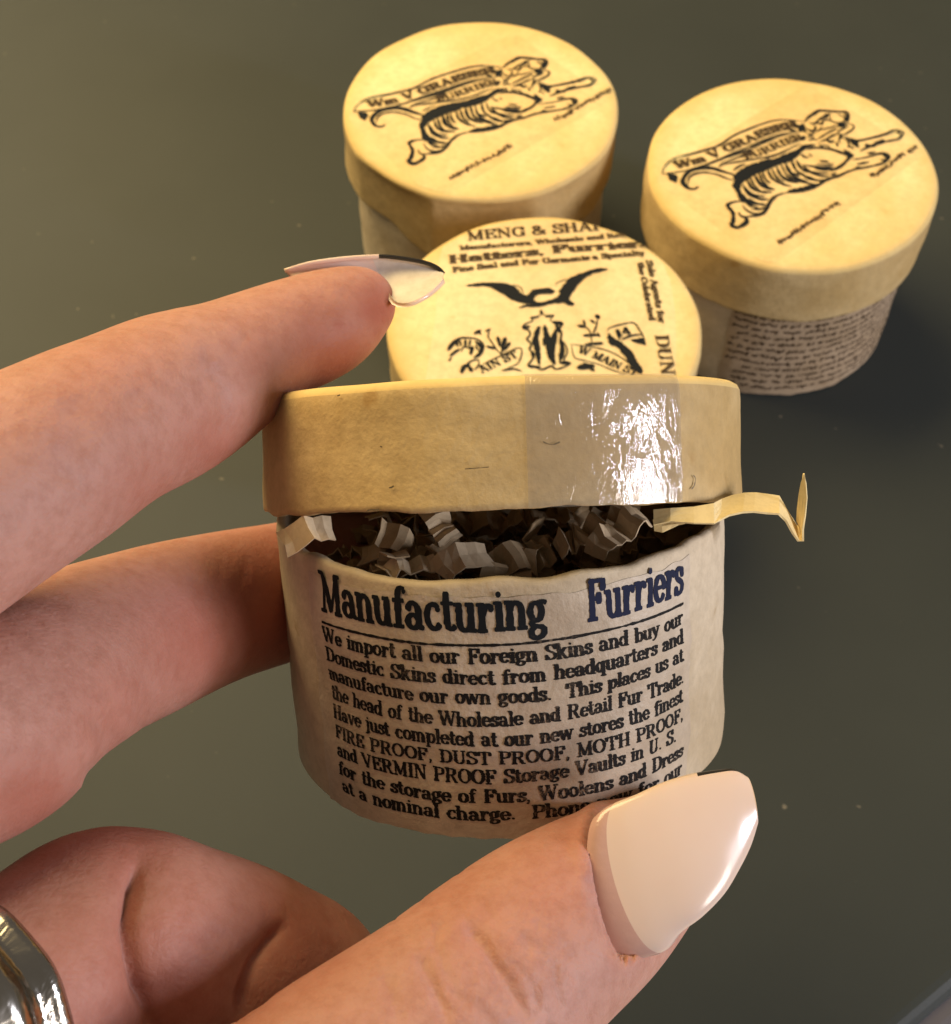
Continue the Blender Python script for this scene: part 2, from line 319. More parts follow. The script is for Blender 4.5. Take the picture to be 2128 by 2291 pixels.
# ------------------------------------------------------------------ round paper boxes
NS = 200
def lathe(prof, rfun=None, zfun=None, ns=NS):
    V, Fc = [], []; m = len(prof)
    for k in range(ns):
        a = 2*math.pi*k/ns
        for j, (r, z) in enumerate(prof):
            rr = r+(rfun(a, z, r) if rfun else 0); zz = z+(zfun(a, r, z) if zfun else 0)
            V.append((rr*math.sin(a), -rr*math.cos(a), zz))
    for k in range(ns):
        k2 = (k+1) % ns
        for j in range(m-1):
            q = (k*m+j, k2*m+j, k2*m+j+1, k*m+j+1)
            Fc.append(q)
    return V, Fc
def ramp(a, b, n): return list(zip(np.linspace(a[0], b[0], n), np.linspace(a[1], b[1], n)))
LB = .947; RL = 2.0; RB = 1.86
class Lid:
    """band + disc, z from 0 (band bottom) to LB"""
    def __init__(s, seed, dent=None, amp=.010):
        s.w = Wob(seed, 16, 1, 7, 3); s.w2 = Wob(seed+1, 14, .6, 3, 2); s.we = Wob(seed+2, 26, 3, 40, 2); s.dent = dent; s.amp = amp
    def rf(s, a, z, r):
        if r < 1.2: return 0
        d = s.amp*s.w(np.array([math.cos(a)*1.3, math.sin(a)*1.3, z*1.5]))*(r/RL)**6
        if s.dent:
            for a0, a1, f, zl in s.dent:       # flattened facet between two angles
                if a0 < a < a1 or a0 < a-2*math.pi < a1:
                    aa = a if a < a1 else a-2*math.pi
                    h = (a1-a0)/2; chord = math.cos(h)/math.cos(aa-(a0+a1)/2)
                    d += r*(chord-1)*(f if z < LB-.12 else f*zl)
        return d
    def zf(s, a, r, z):
        d = s.amp*.9*s.w2(np.array([r*math.sin(a), -r*math.cos(a)])) if z > LB-.15 else 0
        if s.dent and r > 1.7 and z < LB-.3:
            aa = a if a < math.pi else a-2*math.pi; d -= .27*math.exp(-((aa+R_(21))/R_(17))**2)*(1-z/(LB-.3))-.05*math.exp(-((aa+R_(60))/R_(16))**2)*(1-z/(LB-.3))
        if z < .06 and r > 1.7: d += .012*s.we(np.array([math.cos(a), math.sin(a)]))+.012*s.w(np.array([math.cos(a), math.sin(a), 2.]))
        return d
    def top(s, P):      # local xy -> 3-D just above the disc
        P = np.asarray(P); return np.c_[P, LB+s.amp*.9*s.w2(P)]
    def build(s, root, M, mat_top, mat_band):
        prof = [(.02, LB)]+ramp((.2, LB), (1.86, LB), 9)+[(1.93, LB-.006), (1.975, LB-.03), (1.995, LB-.07)]+ramp((2, LB-.14), (2, .05), 8)+[(1.998, .015), (1.985, 0), (1.93, 0), (1.915, .015)]+ramp((1.91, .06), (1.91, LB-.1), 4)+[(1.85, LB-.07), (.02, LB-.07)]
        V, Fc = lathe(prof, s.rf, s.zf)
        o = mesh('lid', V, Fc, mat_top, root, M)
        o.data.materials.append(mat_band)
        m = len(prof)-1
        idx = [1 if 12 <= (i % m) else 0 for i in range(len(o.data.polygons))]
        o.data.polygons.foreach_set('material_index', idx)
        return o
class Body:
    def __init__(s, seed, H, amp=.010, dent=None):
        s.w = Wob(seed, 18, 1, 8, 3); s.we = Wob(seed+2, 26, 3, 40, 2); s.H = H; s.amp = amp; s.dent = dent
    def rf(s, a, z, r=RB):
        if r < 1.5: return 0
        d = s.amp*s.w(np.array([math.cos(a)*1.4, math.sin(a)*1.4, z*1.3]))
        if s.dent: d += s.dent(a if a < math.pi else a-2*math.pi, z)
        return d
    def zf(s, a, r, z):
        if z > s.H-.05 and r > 1.6: return .014*s.we(np.array([math.cos(a), math.sin(a)]))+.02*s.w(np.array([math.cos(a), math.sin(a), 1.]))
        return 0
    def surf(s, P, off):    # (arc length from the front, height) -> 3-D
        P = np.asarray(P); out = []
        for u, z in P:
            a = u/RB; r = RB+off+s.rf(a, z); out.append((r*math.sin(a), -r*math.cos(a), z))
        return np.array(out)
    def build(s, root, mat):
        H = s.H
        prof = [(.02, .0), (1.5, 0), (1.78, .005), (1.83, .02), (1.852, .05)]+ramp((RB, .1), (RB, H-.06), 14)+[(1.857, H-.02), (1.84, H), (1.79, H), (1.77, H-.015)]+ramp((1.765, H-.06), (1.765, .1), 5)+[(1.7, .08), (.02, .08)]
        V, Fc = lathe(prof, s.rf, s.zf)
        return mesh('body', V, Fc, mat, root)
    def sheet(s, name, u0, u1, z0, z1, off, mat, parent, nu=70, nz=14, seed=3, th=.006):
        we = Wob(seed, 14, 1, 12, 1); V, Fc = [], []
        for j in range(nz+1):
            for i in range(nu+1):
                u = u0+(u1-u0)*i/nu; z = z0+(z1-z0)*j/nz
                if i in (0, nu): u += .012*we(np.array([z*3]))
                if j in (0, nz): z += .012*we(np.array([u*3+9]))
                e = 0 if (i in (0, nu) or j in (0, nz)) else th
                V.append(s.surf([(u, z)], off-th+e)[0])
        for j in range(nz):
            for i in range(nu): b = j*(nu+1)+i; Fc.append((b, b+1, b+nu+2, b+nu+1))
        return mesh(name, V, Fc, mat, parent)
def disc_clip(poly, r=1.9):
    out = []
    P = [np.asarray(p, float) for p in poly]
    for i in range(len(P)):
        a, b = P[i], P[(i+1) % len(P)]
        for k in range(24):
            p = a+(b-a)*k/24; n = np.linalg.norm(p)
            out.append(p if n < r else p*r/n)
    return out
def top_sheet(name, poly, lid, off, mat, parent):
    """thin label stuck on a lid: clipped polygon, filled by rings so it follows the disc"""
    P = np.array(disc_clip(poly)); c = P.mean(0); V, Fc = [], []; n = len(P); R = 10
    for j in range(R+1):
        q = c+(P-c)*(1-j/R*.96)
        W = lid.top(q); W[:, 2] += off if j else 0.001
        V += W.tolist()
    for j in range(R):
        for i in range(n): Fc.append((j*n+i, j*n+(i+1) % n, (j+1)*n+(i+1) % n, (j+1)*n+i))
    Fc.append(tuple(range(R*n, R*n+n)))
    return mesh(name, V, Fc, mat, parent)

H0 = 2.6897; H = 2.65
def loc_of(cx, cy): return np.array([cx, cy])
# drawing of the leaping tiger, traced as ink strokes (z = zoom pixels -> source pixels -> lid plane)
def zoom_pts(P, sc, ox, oy, c, z):
    return np.array([on_plane(p[0]/sc+ox, p[1]/sc+oy, z)[:2]-c for p in P])
B1 = np.array([4.3928, 15.2598]); B2 = np.array([.0739, 16.5951]); B3 = np.array([.8807, 12.3449])
zt = lambda P: zoom_pts(P, 2.8875, 1460, 230, B1, H0)
TS = [  # strokes: (half width in zoom px, points)
(3.2, [(62,460),(70,425),(110,380),(160,355),(250,335),(340,310),(430,280),(520,220),(620,175),(740,130),(830,112),(920,115),(985,125)]),
(3.2, [(62,460),(110,455),(200,445),(300,420),(400,385),(500,340),(600,300),(700,255),(800,215),(890,195),(960,185)]),
(3.0, [(430,420),(480,400),(560,385),(640,370),(740,355),(830,325),(900,290),(960,265)]),
(2.6, [(300,435),(360,405),(440,372),(520,345),(620,310),(720,262),(820,222),(900,205)]),
(3.0, [(430,420),(445,400),(520,370),(600,340),(632,310),(640,365)]),
(2.6, [(520,445),(560,415),(600,400)]),
(6.0, [(295,545),(270,560),(228,552),(195,515),(205,480),(240,448),(300,430),(380,428),(450,448),(530,470)]),
(3.0, [(228,530),(235,490),(270,465),(340,455),(420,470),(480,495),(530,505)]),
(5.5, [(560,640),(520,645),(482,665),(500,690),(520,720),(520,770),(508,793),(545,810),(582,795),(608,770),(600,745),(570,735),(556,712)]),
(4.2, [(600,740),(650,735),(700,725),(735,690),(760,640),(800,600),(860,580)]),
(3.2, [(580,665),(610,700),(660,720),(700,712)]), (3, [(600,640),(650,670),(700,692)]), (4, [(620,620),(670,652),(740,660)]), (3.2, [(640,690),(690,690),(730,675)]),
(4.0, [(860,580),(920,578),(1000,565),(1060,540),(1120,500),(1200,475),(1280,440),(1380,420),(1450,405),(1500,385),(1530,350),(1500,330),(1450,335),(1380,355),(1290,370)]),
(4.5, [(580,530),(610,570),(660,600),(725,605)]), (4.5, [(610,500),(640,550),(690,575),(770,578)]), (5.5, [(660,470),(690,520),(730,550),(790,560)]),
(4.5, [(710,450),(730,495),(760,520)]), (4.5, [(745,435),(770,485),(830,520),(900,540)]), (4.5, [(800,410),(830,470),(880,500),(940,515)]),
(5, [(860,390),(890,450),(940,490),(1000,505)]), (4, [(880,470),(930,500),(1040,525)]), (4, [(960,450),(1010,490),(1080,500),(1130,490)]),
(5, [(970,400),(1010,440),(1080,470),(1140,475)]), (4, [(980,400),(1040,410),(1110,415),(1170,410)]), (6, [(1050,420),(1110,430),(1165,425)]),
(4, [(930,370),(960,420),(1000,450)]), (3.2, [(960,330),(985,350),(1010,352)]),
(3.8, [(1000,300),(1060,290),(1150,300),(1220,325),(1270,350)]), (4.6, [(1270,350),(1240,390),(1200,420),(1150,440)]),
(4.2, [(1240,220),(1300,240),(1340,245),(1440,225),(1510,205),(1550,185),(1590,180),(1622,195)]),
(4.2, [(1622,195),(1590,235),(1530,250),(1450,270),(1390,290),(1340,315)]), (6, [(1580,190),(1600,205)]), (5, [(1370,275),(1400,285)]),
(3.4, [(1390,330),(1440,320)]), (5, [(1490,340),(1520,360)]),
(4.5, [(983, 123), (1007, 94), (1044, 70), (1072, 52), (1110, 52), (1148, 56), (1204, 61), (1248, 63), (1264, 80), (1266, 108), (1256, 129)]),
(3.2, [(1256, 137), (1283, 141), (1302, 157), (1288, 178), (1265, 193), (1241, 206), (1213, 207)]),
(3.2, [(1153, 94), (1148, 112), (1166, 124), (1204, 131), (1236, 126), (1241, 104), (1222, 89), (1194, 76)]),
(4.5, [(1237, 75), (1253, 98), (1251, 124)]),
(3.2, [(1129, 70), (1101, 94), (1072, 112), (1054, 128)]),
(3.2, [(1012, 128), (1035, 137), (1063, 128), (1091, 141), (1101, 118), (1119, 108), (1144, 118)]),
(3.6, [(1148, 70), (1133, 84), (1115, 101)]),
(2.4, [(1091, 174), (1129, 165), (1166, 156), (1190, 146)]),
(2.8, [(1194, 198), (1204, 184), (1232, 170), (1265, 156)]),
(2.8, [(1068, 235), (1091, 220), (1129, 197), (1166, 178), (1194, 164)]),
(3.2, [(1077, 254), (1129, 234), (1166, 211), (1197, 202)]),
(2.8, [(988, 162), (1030, 184), (1054, 164), (1044, 145)]),
(2.4, [(1054, 188), (1077, 178), (1096, 155)]),
(3.2, [(998, 197), (1021, 206), (1049, 192)]),
(3.2, [(1002, 225), (1021, 216), (1044, 225)]),
(2.8, [(1007, 244), (1040, 234), (1063, 244)]),
(3.6, [(1068, 263), (1110, 292), (1166, 301), (1222, 320), (1279, 338)]),
(4.1, [(1129, 240), (1148, 254), (1173, 244)]),
(3.2, [(1191, 253), (1195, 282)]),
(2.4, [(1256, 244), (1270, 273), (1261, 292)]),
(3.6, [(1280, 282), (1298, 301)]),
(2.8, [(1213, 220), (1204, 244), (1213, 262)]),
(2.4, [(1087, 272), (1129, 277), (1148, 291)]),
(3.2, [(1377, 267), (1405, 281), (1438, 286)]),
(3.2, [(1471, 370), (1504, 375), (1522, 356)]),
(3.6, [(1307, 422), (1344, 417)]),
(6, [(905,140),(960,160),(990,190)]), (5, [(880,170),(930,190)]),
(4, [(690,455),(705,500),(745,545),(775,550)]), (4, [(630,485),(660,540),(700,572)]), (3.6, [(770,425),(800,480),(850,512)]), (4, [(830,398),(862,460),(905,495)]), (4, [(900,375),(925,430),(975,470)]),
(4, [(590,560),(630,600),(700,625),(745,622)]), (5, [(575,590),(620,640),(690,660)]), (4, [(590,610),(615,655),(640,680)]), (4, [(905,452),(950,470)]), (4, [(1000,470),(1050,495),(1100,505)]), (3.4, [(1010,440),(1070,452),(1140,455)]),
(4, [(1010,330),(1030,345)]), (3.4, [(1060,395),(1120,400),(1170,392)]), (3, [(1080,375),(1140,380)]), (4, [(1180,430),(1215,400)]), (4, [(1150,470),(1190,455)]), (3.4, [(1090,520),(1110,500)]),
(5, [(1310,262),(1330,290)]), (3.4, [(1430,262),(1500,245)]), (3.4, [(1320,400),(1400,385)]), (5, [(1270,330),(1300,345)]),
]
TP = [  # solid black areas
[(520,480),(560,440),(620,405),(720,375),(800,360),(860,330),(930,305),(975,270),(1040,265),(1060,275),(1000,290),(960,320),(930,355),(885,380),(805,405),(740,435),(680,458),(620,490),(575,525),(562,560),(590,610),(605,650),(565,645),(545,590),(515,540),(530,510)],
[(860,577),(900,552),(960,545),(1040,525),(1085,518),(1030,550),(960,572),(880,584)],
[(1190, 146), (1213, 131), (1241, 134), (1261, 141), (1241, 160), (1213, 163)],
[(1222, 220), (1265, 239), (1312, 244), (1344, 244), (1326, 267), (1316, 287), (1298, 277), (1279, 262), (1241, 234)],
[(937, 155), (974, 131), (989, 155), (969, 188), (946, 188)],
[(946, 220), (979, 211), (993, 230), (969, 249), (946, 240)],
[(1232, 300), (1255, 305), (1298, 338), (1269, 371), (1251, 361), (1260, 342), (1237, 323)],
[(1194, 199), (1230, 206), (1222, 234), (1201, 244), (1206, 220)],
[(885, 117), (918, 112), (927, 141), (899, 155)],
[(90,458),(112,500),(150,520),(168,480),(140,462)],
]
TL = [[(820,920),(860,900),(900,870),(960,830),(1000,800),(1080,755),(1140,705),(1215,655)], [(1415,490),(1470,470),(1530,425),(1600,365),(1680,320),(1750,268)]]
def smooth_stroke(V, Fc, P, hw, rs, taper=True):
    Q = resamp(catmull(P, 5), .035); n = len(Q); tt = np.linspace(0, 1, n)
    wv = hw*(1+.28*Wob(rs.randint(9999), 8, 2, 9, 1)(tt[:, None]*n*.12)*.5)
    if taper: wv = wv*np.clip(.35+3*np.minimum(tt, 1-tt), .35, 1)
    ribbon(Q, np.clip(wv, hw*.3, None), rs, V, Fc, .10)
def path_text(V, Fc, s, path, size, shear=0, **k):
    """text along a 2-D path in lid coordinates"""
    P = resamp(catmull(path, 5), .02); d = np.r_[0, np.cumsum(np.linalg.norm(np.diff(P, axis=0), axis=1))]
    v, f = set_text(s, d[-1], size, **k); b = len(V); T = np.gradient(P, axis=0); T /= np.linalg.norm(T, axis=1)[:, None]
    for p in v:
        x = p[0]+shear*p[1]; xx = min(max(x, 0), d[-1]); q = np.array([np.interp(xx, d, P[:, 0]), np.interp(xx, d, P[:, 1])]); t_ = np.array([np.interp(xx, d, T[:, 0]), np.interp(xx, d, T[:, 1])])
        V.append(q+t_*(x-xx)+np.array([-t_[1], t_[0]])*p[1])
    Fc += [tuple(i+b for i in q) for q in f]
def path_scribble(V, Fc, path, size, seed):
    P = resamp(path, .02); d = np.r_[0, np.cumsum(np.linalg.norm(np.diff(P, axis=0), axis=1))]
    v, f = [], []; scribble(d[-1], size, seed, v, f); b = len(V); T = np.gradient(P, axis=0); T /= np.linalg.norm(T, axis=1)[:, None]
    for p in v:
        q = np.array([np.interp(p[0], d, P[:, 0]), np.interp(p[0], d, P[:, 1])]); i = min(int(p[0]/d[-1]*(len(P)-1)), len(P)-1) if p[0] > 0 else 0
        V.append(q+np.array([-T[i][1], T[i][0]])*p[1])
    Fc += [tuple(i+b for i in q) for q in f]
px1 = np.linalg.norm(zt([(800, 500)])[0]-zt([(801, 500)])[0])   # one zoom pixel on the lid
def tiger(lid, lid_o, rot, off, seed, words):
    rs = np.random.RandomState(seed); c, s_ = math.cos(rot), math.sin(rot); Rm = np.array([[c, -s_], [s_, c]])
    fn = lambda zz: (lambda V: lid.top(np.asarray(V)@Rm.T+off)+np.array([0, 0, zz]))
    V, Fc = [], []
    for hw, P in TS: smooth_stroke(V, Fc, zt(P), hw*px1*2.35, rs)
    for P in TP:
        Q = resamp(zt(P+[P[0]]), .03)[:-1]; Q = Q+rs.randn(*Q.shape)*.006; b = len(V); V += list(Q); Fc.append(tuple(range(b, b+len(Q))))
    place('tiger_drawing', V, Fc, fn(.018), M_inkd, lid_o)
    V, Fc = [], []
    path_text(V, Fc, words[0], zt([(150,425),(260,405),(380,368),(500,318),(640,256),(780,198),(945,160)]), 52*px1*1.25, thick=.28, thin=.15, seed=seed, jit=.16)
    path_text(V, Fc, words[1], zt([(600,372),(700,345),(800,300),(900,262),(985,228)]), 46*px1*1.25, thick=.24, thin=.12, seed=seed+1, jit=.16)
    place('banner_lettering', V, Fc, fn(.021), M_ink2, lid_o)
    V, Fc = [], []
    for k, P in enumerate(TL): path_scribble(V, Fc, zt(P), 44*px1, seed+k); path_scribble(V, Fc, zt(P), 40*px1, seed+k+50)
    place('caption_print', V, Fc, fn(.018), M_ink2, lid_o)

SQ = [(150,690),(1010,165),(1660,560),(800,1190)]     # square label corners seen on the right lid (zoom px)
sq = zoom_pts(SQ, 2.4876, 1400, 120, B1, H0)
def back_box(label, c, seed, rot, off, dent=None, rz=0, words=('Wm V GRAESER', 'FURRIER'), tig=True):
    root = thing('hat_box', label, 'box', mat44((1, 0, 0), (0, 1, 0), (0, 0, 1), (*c, 0)), 'round paper hat boxes')
    body = Body(seed, 2.55); bo = body.build(root, M_body)
    lid = Lid(seed+5, dent); lo = lid.build(root, Matrix.Translation((0, 0, (H0-LB)*S)), M_top, M_band)
    return root, body, bo, lid, lo
# right box
root, body, bo, lid, lo = back_box('closed round cream box with tiger lid, small print round its side, furthest right', B1, 11, 0, 0)
top_sheet('paper_label', sq, lid, .009, M_tlabel, lo)
tiger(lid, lo, 0, np.zeros(2), 21, ('Wm V GRAESER', 'FURRIER'))
def on_body(x, y, c, r=RB):      # source pixel -> (arc, height) on an upright cylinder standing at c
    d = at(x, y, 1.)-CP; o = CP[:2]-c; a = d[:2]@d[:2]; b = 2*o@d[:2]; cc = o@o-r*r
    tt = (-b-math.sqrt(max(b*b-4*a*cc, 0)))/(2*a); p = CP+d*tt; q = p[:2]-c
    return math.atan2(q[0], -q[1])*RB, p[2]
uL = on_body(1621, 780, B1)[0]
sl = body.sheet('paper_label', uL, uL+4.3, .06, 2.0, .012, M_brown, bo, seed=9)
V, Fc = [], []
rs_ = np.random.RandomState(2)
for k in range(13):
    z = 1.72-.128*k; scribble(4.1, .075, 300+k, V, Fc, uL+.05+.3*rs_.rand()*(rs_.rand() < .3), z)
place('small_print', V, Fc, lambda P: body.surf(P, .018), M_inkp, bo)
# left box, with a dented band
dent = [(R_(-60), R_(-20), .72, .35), (R_(-20), R_(22), .72, .25), (R_(22), R_(52), .5, .2), (R_(55), R_(95), .3, .2)]
root, body, bo, lid, lo = back_box('closed round cream box with tiger lid and dented crumpled band, at the back', B2, 31, 0, 0, dent)
cz = lambda P: zoom_pts(P, 2.64, 740, 20, B2, H0)
# the same print, laid where it lies on this lid (hind paw and front paw give the turn and the shift)
a1, a2 = zt([(545, 810), (1622, 195)]); b1, b2 = cz([(535, 897), (1525, 440)])
rot = math.atan2(*(b2-b1)[::-1])-math.atan2(*(a2-a1)[::-1]); cc, ss = math.cos(rot), math.sin(rot)
off = (b1+b2)/2-np.array([[cc, -ss], [ss, cc]])@((a1+a2)/2)
Rm2 = np.array([[cc, -ss], [ss, cc]])
top_sheet('paper_label', sq@Rm2.T+off, lid, .009, M_tlabel, lo)
tiger(lid, lo, rot, off, 51, ('Wm V GRAESER', 'FURRIER'))
sl = body.sheet('paper_label', -2.6, .9, .06, 2.0, .012, M_body, bo, seed=19)
# third box: glossy printed disc
root, body, bo, lid, lo = back_box('closed round box whose lid shows an eagle crest and furrier lettering', B3, 71, 0, 0)
ze = lambda P: zoom_pts(P, 3.1862, 960, 570, B3, H0); zf_ = lambda P: zoom_pts(P, 3.1862, 960, 480, B3, H0)
z3 = lambda P: zoom_pts(P, 2.2537, 820, 440, B3, H0)
lab = z3([(430,150),(900,75),(1330,150),(1530,420),(1560,900),(1500,1100),(900,1240),(330,1100),(350,600),(370,300)])
top_sheet('paper_label', catmull(np.vstack([lab, lab[:1]]), 3)[:-1], lid, .009, M_disc, lo)
fn3 = lambda zz: (lambda V: lid.top(np.asarray(V))+np.array([0, 0, zz]))
def place(name, V, Fc, fn, mat, parent, label=None, clip=1.955):
    V = np.asarray(V)
    if parent.name.startswith('lid') and clip:           # print ends where the disc turns over
        r = np.linalg.norm(V, axis=1); Fc = [f for f in Fc if max(r[list(f)]) < clip]
    return mesh(name, fn(V), Fc, mat, parent, smooth=False, label=label)
pe = np.linalg.norm(ze([(800, 300)])[0]-ze([(801, 300)])[0]); pv = pe*1.35
V, Fc = [], []; kw = dict(jit=.13)
path_text(V, Fc, 'MENG & SHAPL', zf_([(275,188),(640,158),(980,130),(1340,98)]), 70*pv, thick=.2, thin=.09, seed=1, **kw)
path_text(V, Fc, 'Hatters, Furriers', zf_([(140,350),(600,312),(1000,270),(1590,228)]), 56*pv, thick=.26, thin=.13, seed=3, **kw)
place('heading_lettering', V, Fc, fn3(.018), M_ink2, lo)
V, Fc = [], []; kw = dict(jit=.2, thick=.26, thin=.15)
path_text(V, Fc, 'Manufacturers, Wholesale and Retail', zf_([(220,258),(700,222),(1100,185),(1470,150)]), 33*pv, seed=2, **kw)
path_text(V, Fc, 'Fine Seal and Fur Garments a Specialty', zf_([(170,415),(600,372),(1000,340),(1540,290)]), 38*pv, seed=4, **kw)
path_text(V, Fc, 'Sole Agents for', ze([(1545,45),(1575,170),(1605,320),(1640,495)]), 46*pe, seed=5, **kw)
path_text(V, Fc, 'the Celebrated', ze([(1485,60),(1512,190),(1540,330),(1572,475)]), 44*pe, seed=6, **kw)
place('small_lettering', V, Fc, fn3(.018), M_ink2, lo)
V, Fc = [], []
path_text(V, Fc, 'DUNLAP', ze([(1612,575),(1640,730),(1660,850),(1690,1120)]), 88*pe, thick=.2, thin=.09, seed=7, jit=.1)
place('name_lettering', V, Fc, fn3(.018), M_ink2, lo)
rs = np.random.RandomState(5); V, Fc = [], []
def spoly(P, zz=ze):
    Q = resamp(zz(P+[P[0]]), .03)[:-1]; Q = Q+rs.randn(*Q.shape)*.005; b = len(V); V.extend(list(Q)); Fc.append(tuple(range(b, b+len(Q))))
def ss_(w_, P): smooth_stroke(V, Fc, ze(P), w_*.5*pe*1.25, rs)
spoly([(255,225),(330,210),(420,205),(520,208),(600,228),(640,262),(665,292),(700,300),(722,272),(770,250),(850,245),(900,262),(880,288),(800,290),(755,305),(745,322),(760,345),(800,348),(850,335),(905,318),(930,290),(925,270),(950,235),(990,182),(1060,145),(1150,115),(1220,100),(1280,105),(1240,125),(1170,140),(1100,180),(1050,240),(1010,300),(992,322),(1035,355),(1028,375),(990,370),(960,348),(900,357),(830,370),(760,385),(735,378),(735,362),(700,362),(650,350),(580,325),(520,285),(450,245),(380,230),(300,235)])
ss_(16, [(640,388),(700,372),(760,380)]); ss_(6, [(600,222),(652,240),(672,288)]); ss_(6, [(905,235),(905,215),(930,200),(985,180)])
place('eagle_drawing', V, Fc, fn3(.018), M_inkd, lo)
V, Fc = [], []
for w_, P in [(10, [(790,400),(800,430),(770,450),(730,460),(740,480),(690,500),(665,530),(710,545),(720,580),(695,610),(730,640),(715,680),(740,700),(735,750),(705,790),(760,800),(800,820),(850,800),(880,790),(900,815),(960,800),(1010,770),(960,755),(985,700),(975,650),(940,610),(945,560),(930,530),(955,490),(900,485),(860,480),(890,440),(840,450),(815,430),(790,400)]),
  (34, [(785,520),(760,600),(775,700),(785,780)]), (28, [(825,510),(832,600),(815,650)]), (40, [(905,540),(885,620),(875,720),(895,780)]), (26, [(935,600),(950,680),(930,760)]), (20, [(760,580),(740,640)]), (34, [(845,560),(855,660),(862,745)]), (20, [(705,795),(800,800)]), (20, [(930,770),(1010,770)]), (18, [(735,690),(745,740)]),
  (14, [(800,405),(800,440)]), (20, [(720,460),(780,452)]), (18, [(830,450),(890,440)]), (22, [(665,528),(720,520)]), (24, [(880,490),(955,495)]), (20, [(905,500),(930,560)]),
  (24, [(135,690),(170,640),(215,615)]), (22, [(150,730),(185,700),(220,680)]), (14, [(140,765),(160,740)]), (12, [(190,610),(205,665)]), (12, [(215,605),(228,660)]), (12, [(190,612),(240,600),(330,605),(385,640),(390,680)]), (14, [(260,610),(258,668)]), (14, [(295,612),(285,665)]), (24, [(330,625),(375,665),(360,715),(320,742)]), (22, [(310,660),(295,720)]), (9, [(330,650),(350,690)]), (8, [(300,680),(250,662),(228,700)]),
  (28, [(230,850),(250,805),(290,790)]), (10, [(265,790),(310,760),(360,755)]), (8, [(350,755),(355,790),(318,825)]), (24, [(285,800),(305,840)]),
  (8, [(510,715),(480,680),(440,620),(420,590),(432,540)]), (18, [(320,572),(370,545)]), (14, [(400,555),(440,535)]), (22, [(410,660),(470,675)]), (24, [(488,590),(507,662)]), (22, [(545,597),(518,680)]), (18, [(578,632),(530,690)]), (8, [(510,715),(525,680)]), (18, [(345,545),(370,575)]),
  (7, [(325,830),(400,780),(500,730),(580,690),(650,668),(662,700),(640,770),(600,795),(520,830)]), (14, [(520,830),(600,815),(660,830)]),
  (7, [(1015,640),(1100,650),(1200,665),(1290,690),(1370,730),(1450,790),(1500,830)]), (7, [(1015,640),(1035,730),(1100,750),(1200,775),(1300,815),(1400,850)]),
  (8, [(1160,650),(1155,590),(1140,540),(1100,510)]), (8, [(1155,590),(1190,520),(1200,450)]), (22, [(1060,510),(1120,520)]), (20, [(1100,470),(1112,512)]), (16, [(1150,470),(1180,492)]), (28, [(1190,432),(1212,462)]), (24, [(1100,580),(1210,575)]), (20, [(1110,642),(1240,632)]), (14, [(1200,560),(1215,590)]),
  (9, [(1270,550),(1290,525),(1380,500),(1460,490),(1500,540),(1530,590),(1545,645)]), (12, [(1370,610),(1440,580),(1520,570)]),
  (36, [(1055,805),(1120,795),(1180,790)]), (20, [(1100,770),(1180,825)]), (16, [(1340,545),(1358,605)])]: ss_(w_, P)
spoly([(1430,610),(1520,590),(1548,648),(1480,630)])
spoly([(1275,560),(1330,600),(1380,630),(1450,690),(1490,760),(1525,820),(1520,850),(1490,840),(1440,790),(1390,720),(1340,660),(1290,640),(1275,600)])
place('crest_drawing', V, Fc, fn3(.018), M_inkd, lo)
V, Fc = [], []
path_text(V, Fc, 'AIN ST', ze([(375,850),(480,800),(560,765),(640,728)]), 62*pe, thick=.22, thin=.1, seed=8, jit=.1)
path_text(V, Fc, 'W MAIN ST', ze([(1058,698),(1150,728),(1250,768),(1350,815),(1470,868)]), 62*pe, thick=.22, thin=.1, seed=9, jit=.1)
path_text(V, Fc, '14', ze([(1345,590),(1445,562)]), 62*pe, thick=.22, thin=.1, seed=10, jit=.1)
place('street_lettering', V, Fc, fn3(.020), M_inkd, lo)

# ------------------------------------------------------------------ the open box held in the hand
HB = 2.12
def frame(tau, rho):
    a = -math.sin(rho)*math.cos(tau)*RT+math.cos(rho)*math.cos(tau)*UP-math.sin(tau)*FW
    x = unit(RT-(RT@a)*a); return x, np.cross(a, x), a
Xb, Yb, Zb = frame(R_(17.6), R_(3.3))
rimc = at(1118, 1128, 11.9); base = rimc-Zb*HB
MB = mat44(Xb, Yb, Zb, base)
root = thing('hat_box', 'open round box held in the hand, lid lifted over paper shreds', 'box', MB, 'round paper hat boxes')
def dentf(a, z): return -.05*math.exp(-((a-R_(52))/.22)**2-((z-.05)/.35)**2)-.02*math.exp(-((a+R_(50))/.3)**2-((z-.0)/.3)**2)
fb = Body(91, HB, .009, dentf); fbo = fb.build(root, M_body)
Xl, Yl, Zl = frame(R_(1.8), R_(1.6))
ltop = at(1116, 874, 11.95); lbase = ltop-Zl*LB
ML = MB.inverted() @ mat44(Xl, Yl, Zl, lbase)
fl = Lid(95, None, .008); flo = fl.build(root, ML, M_top, M_band)
def on_fb(x, y):               # source pixel -> (arc, height) on the held body
    d = at(x, y, 1.)-CP; B = np.stack([Xb, Yb, Zb]); o = B@(CP-base); dd = B@d
    a = dd[0]**2+dd[1]**2; b = 2*(o[0]*dd[0]+o[1]*dd[1]); c = o[0]**2+o[1]**2-RB*RB
    t_ = (-b-math.sqrt(max(b*b-4*a*c, 0)))/(2*a); p = o+dd*t_
    return math.atan2(p[0], -p[1])*RB, p[2]
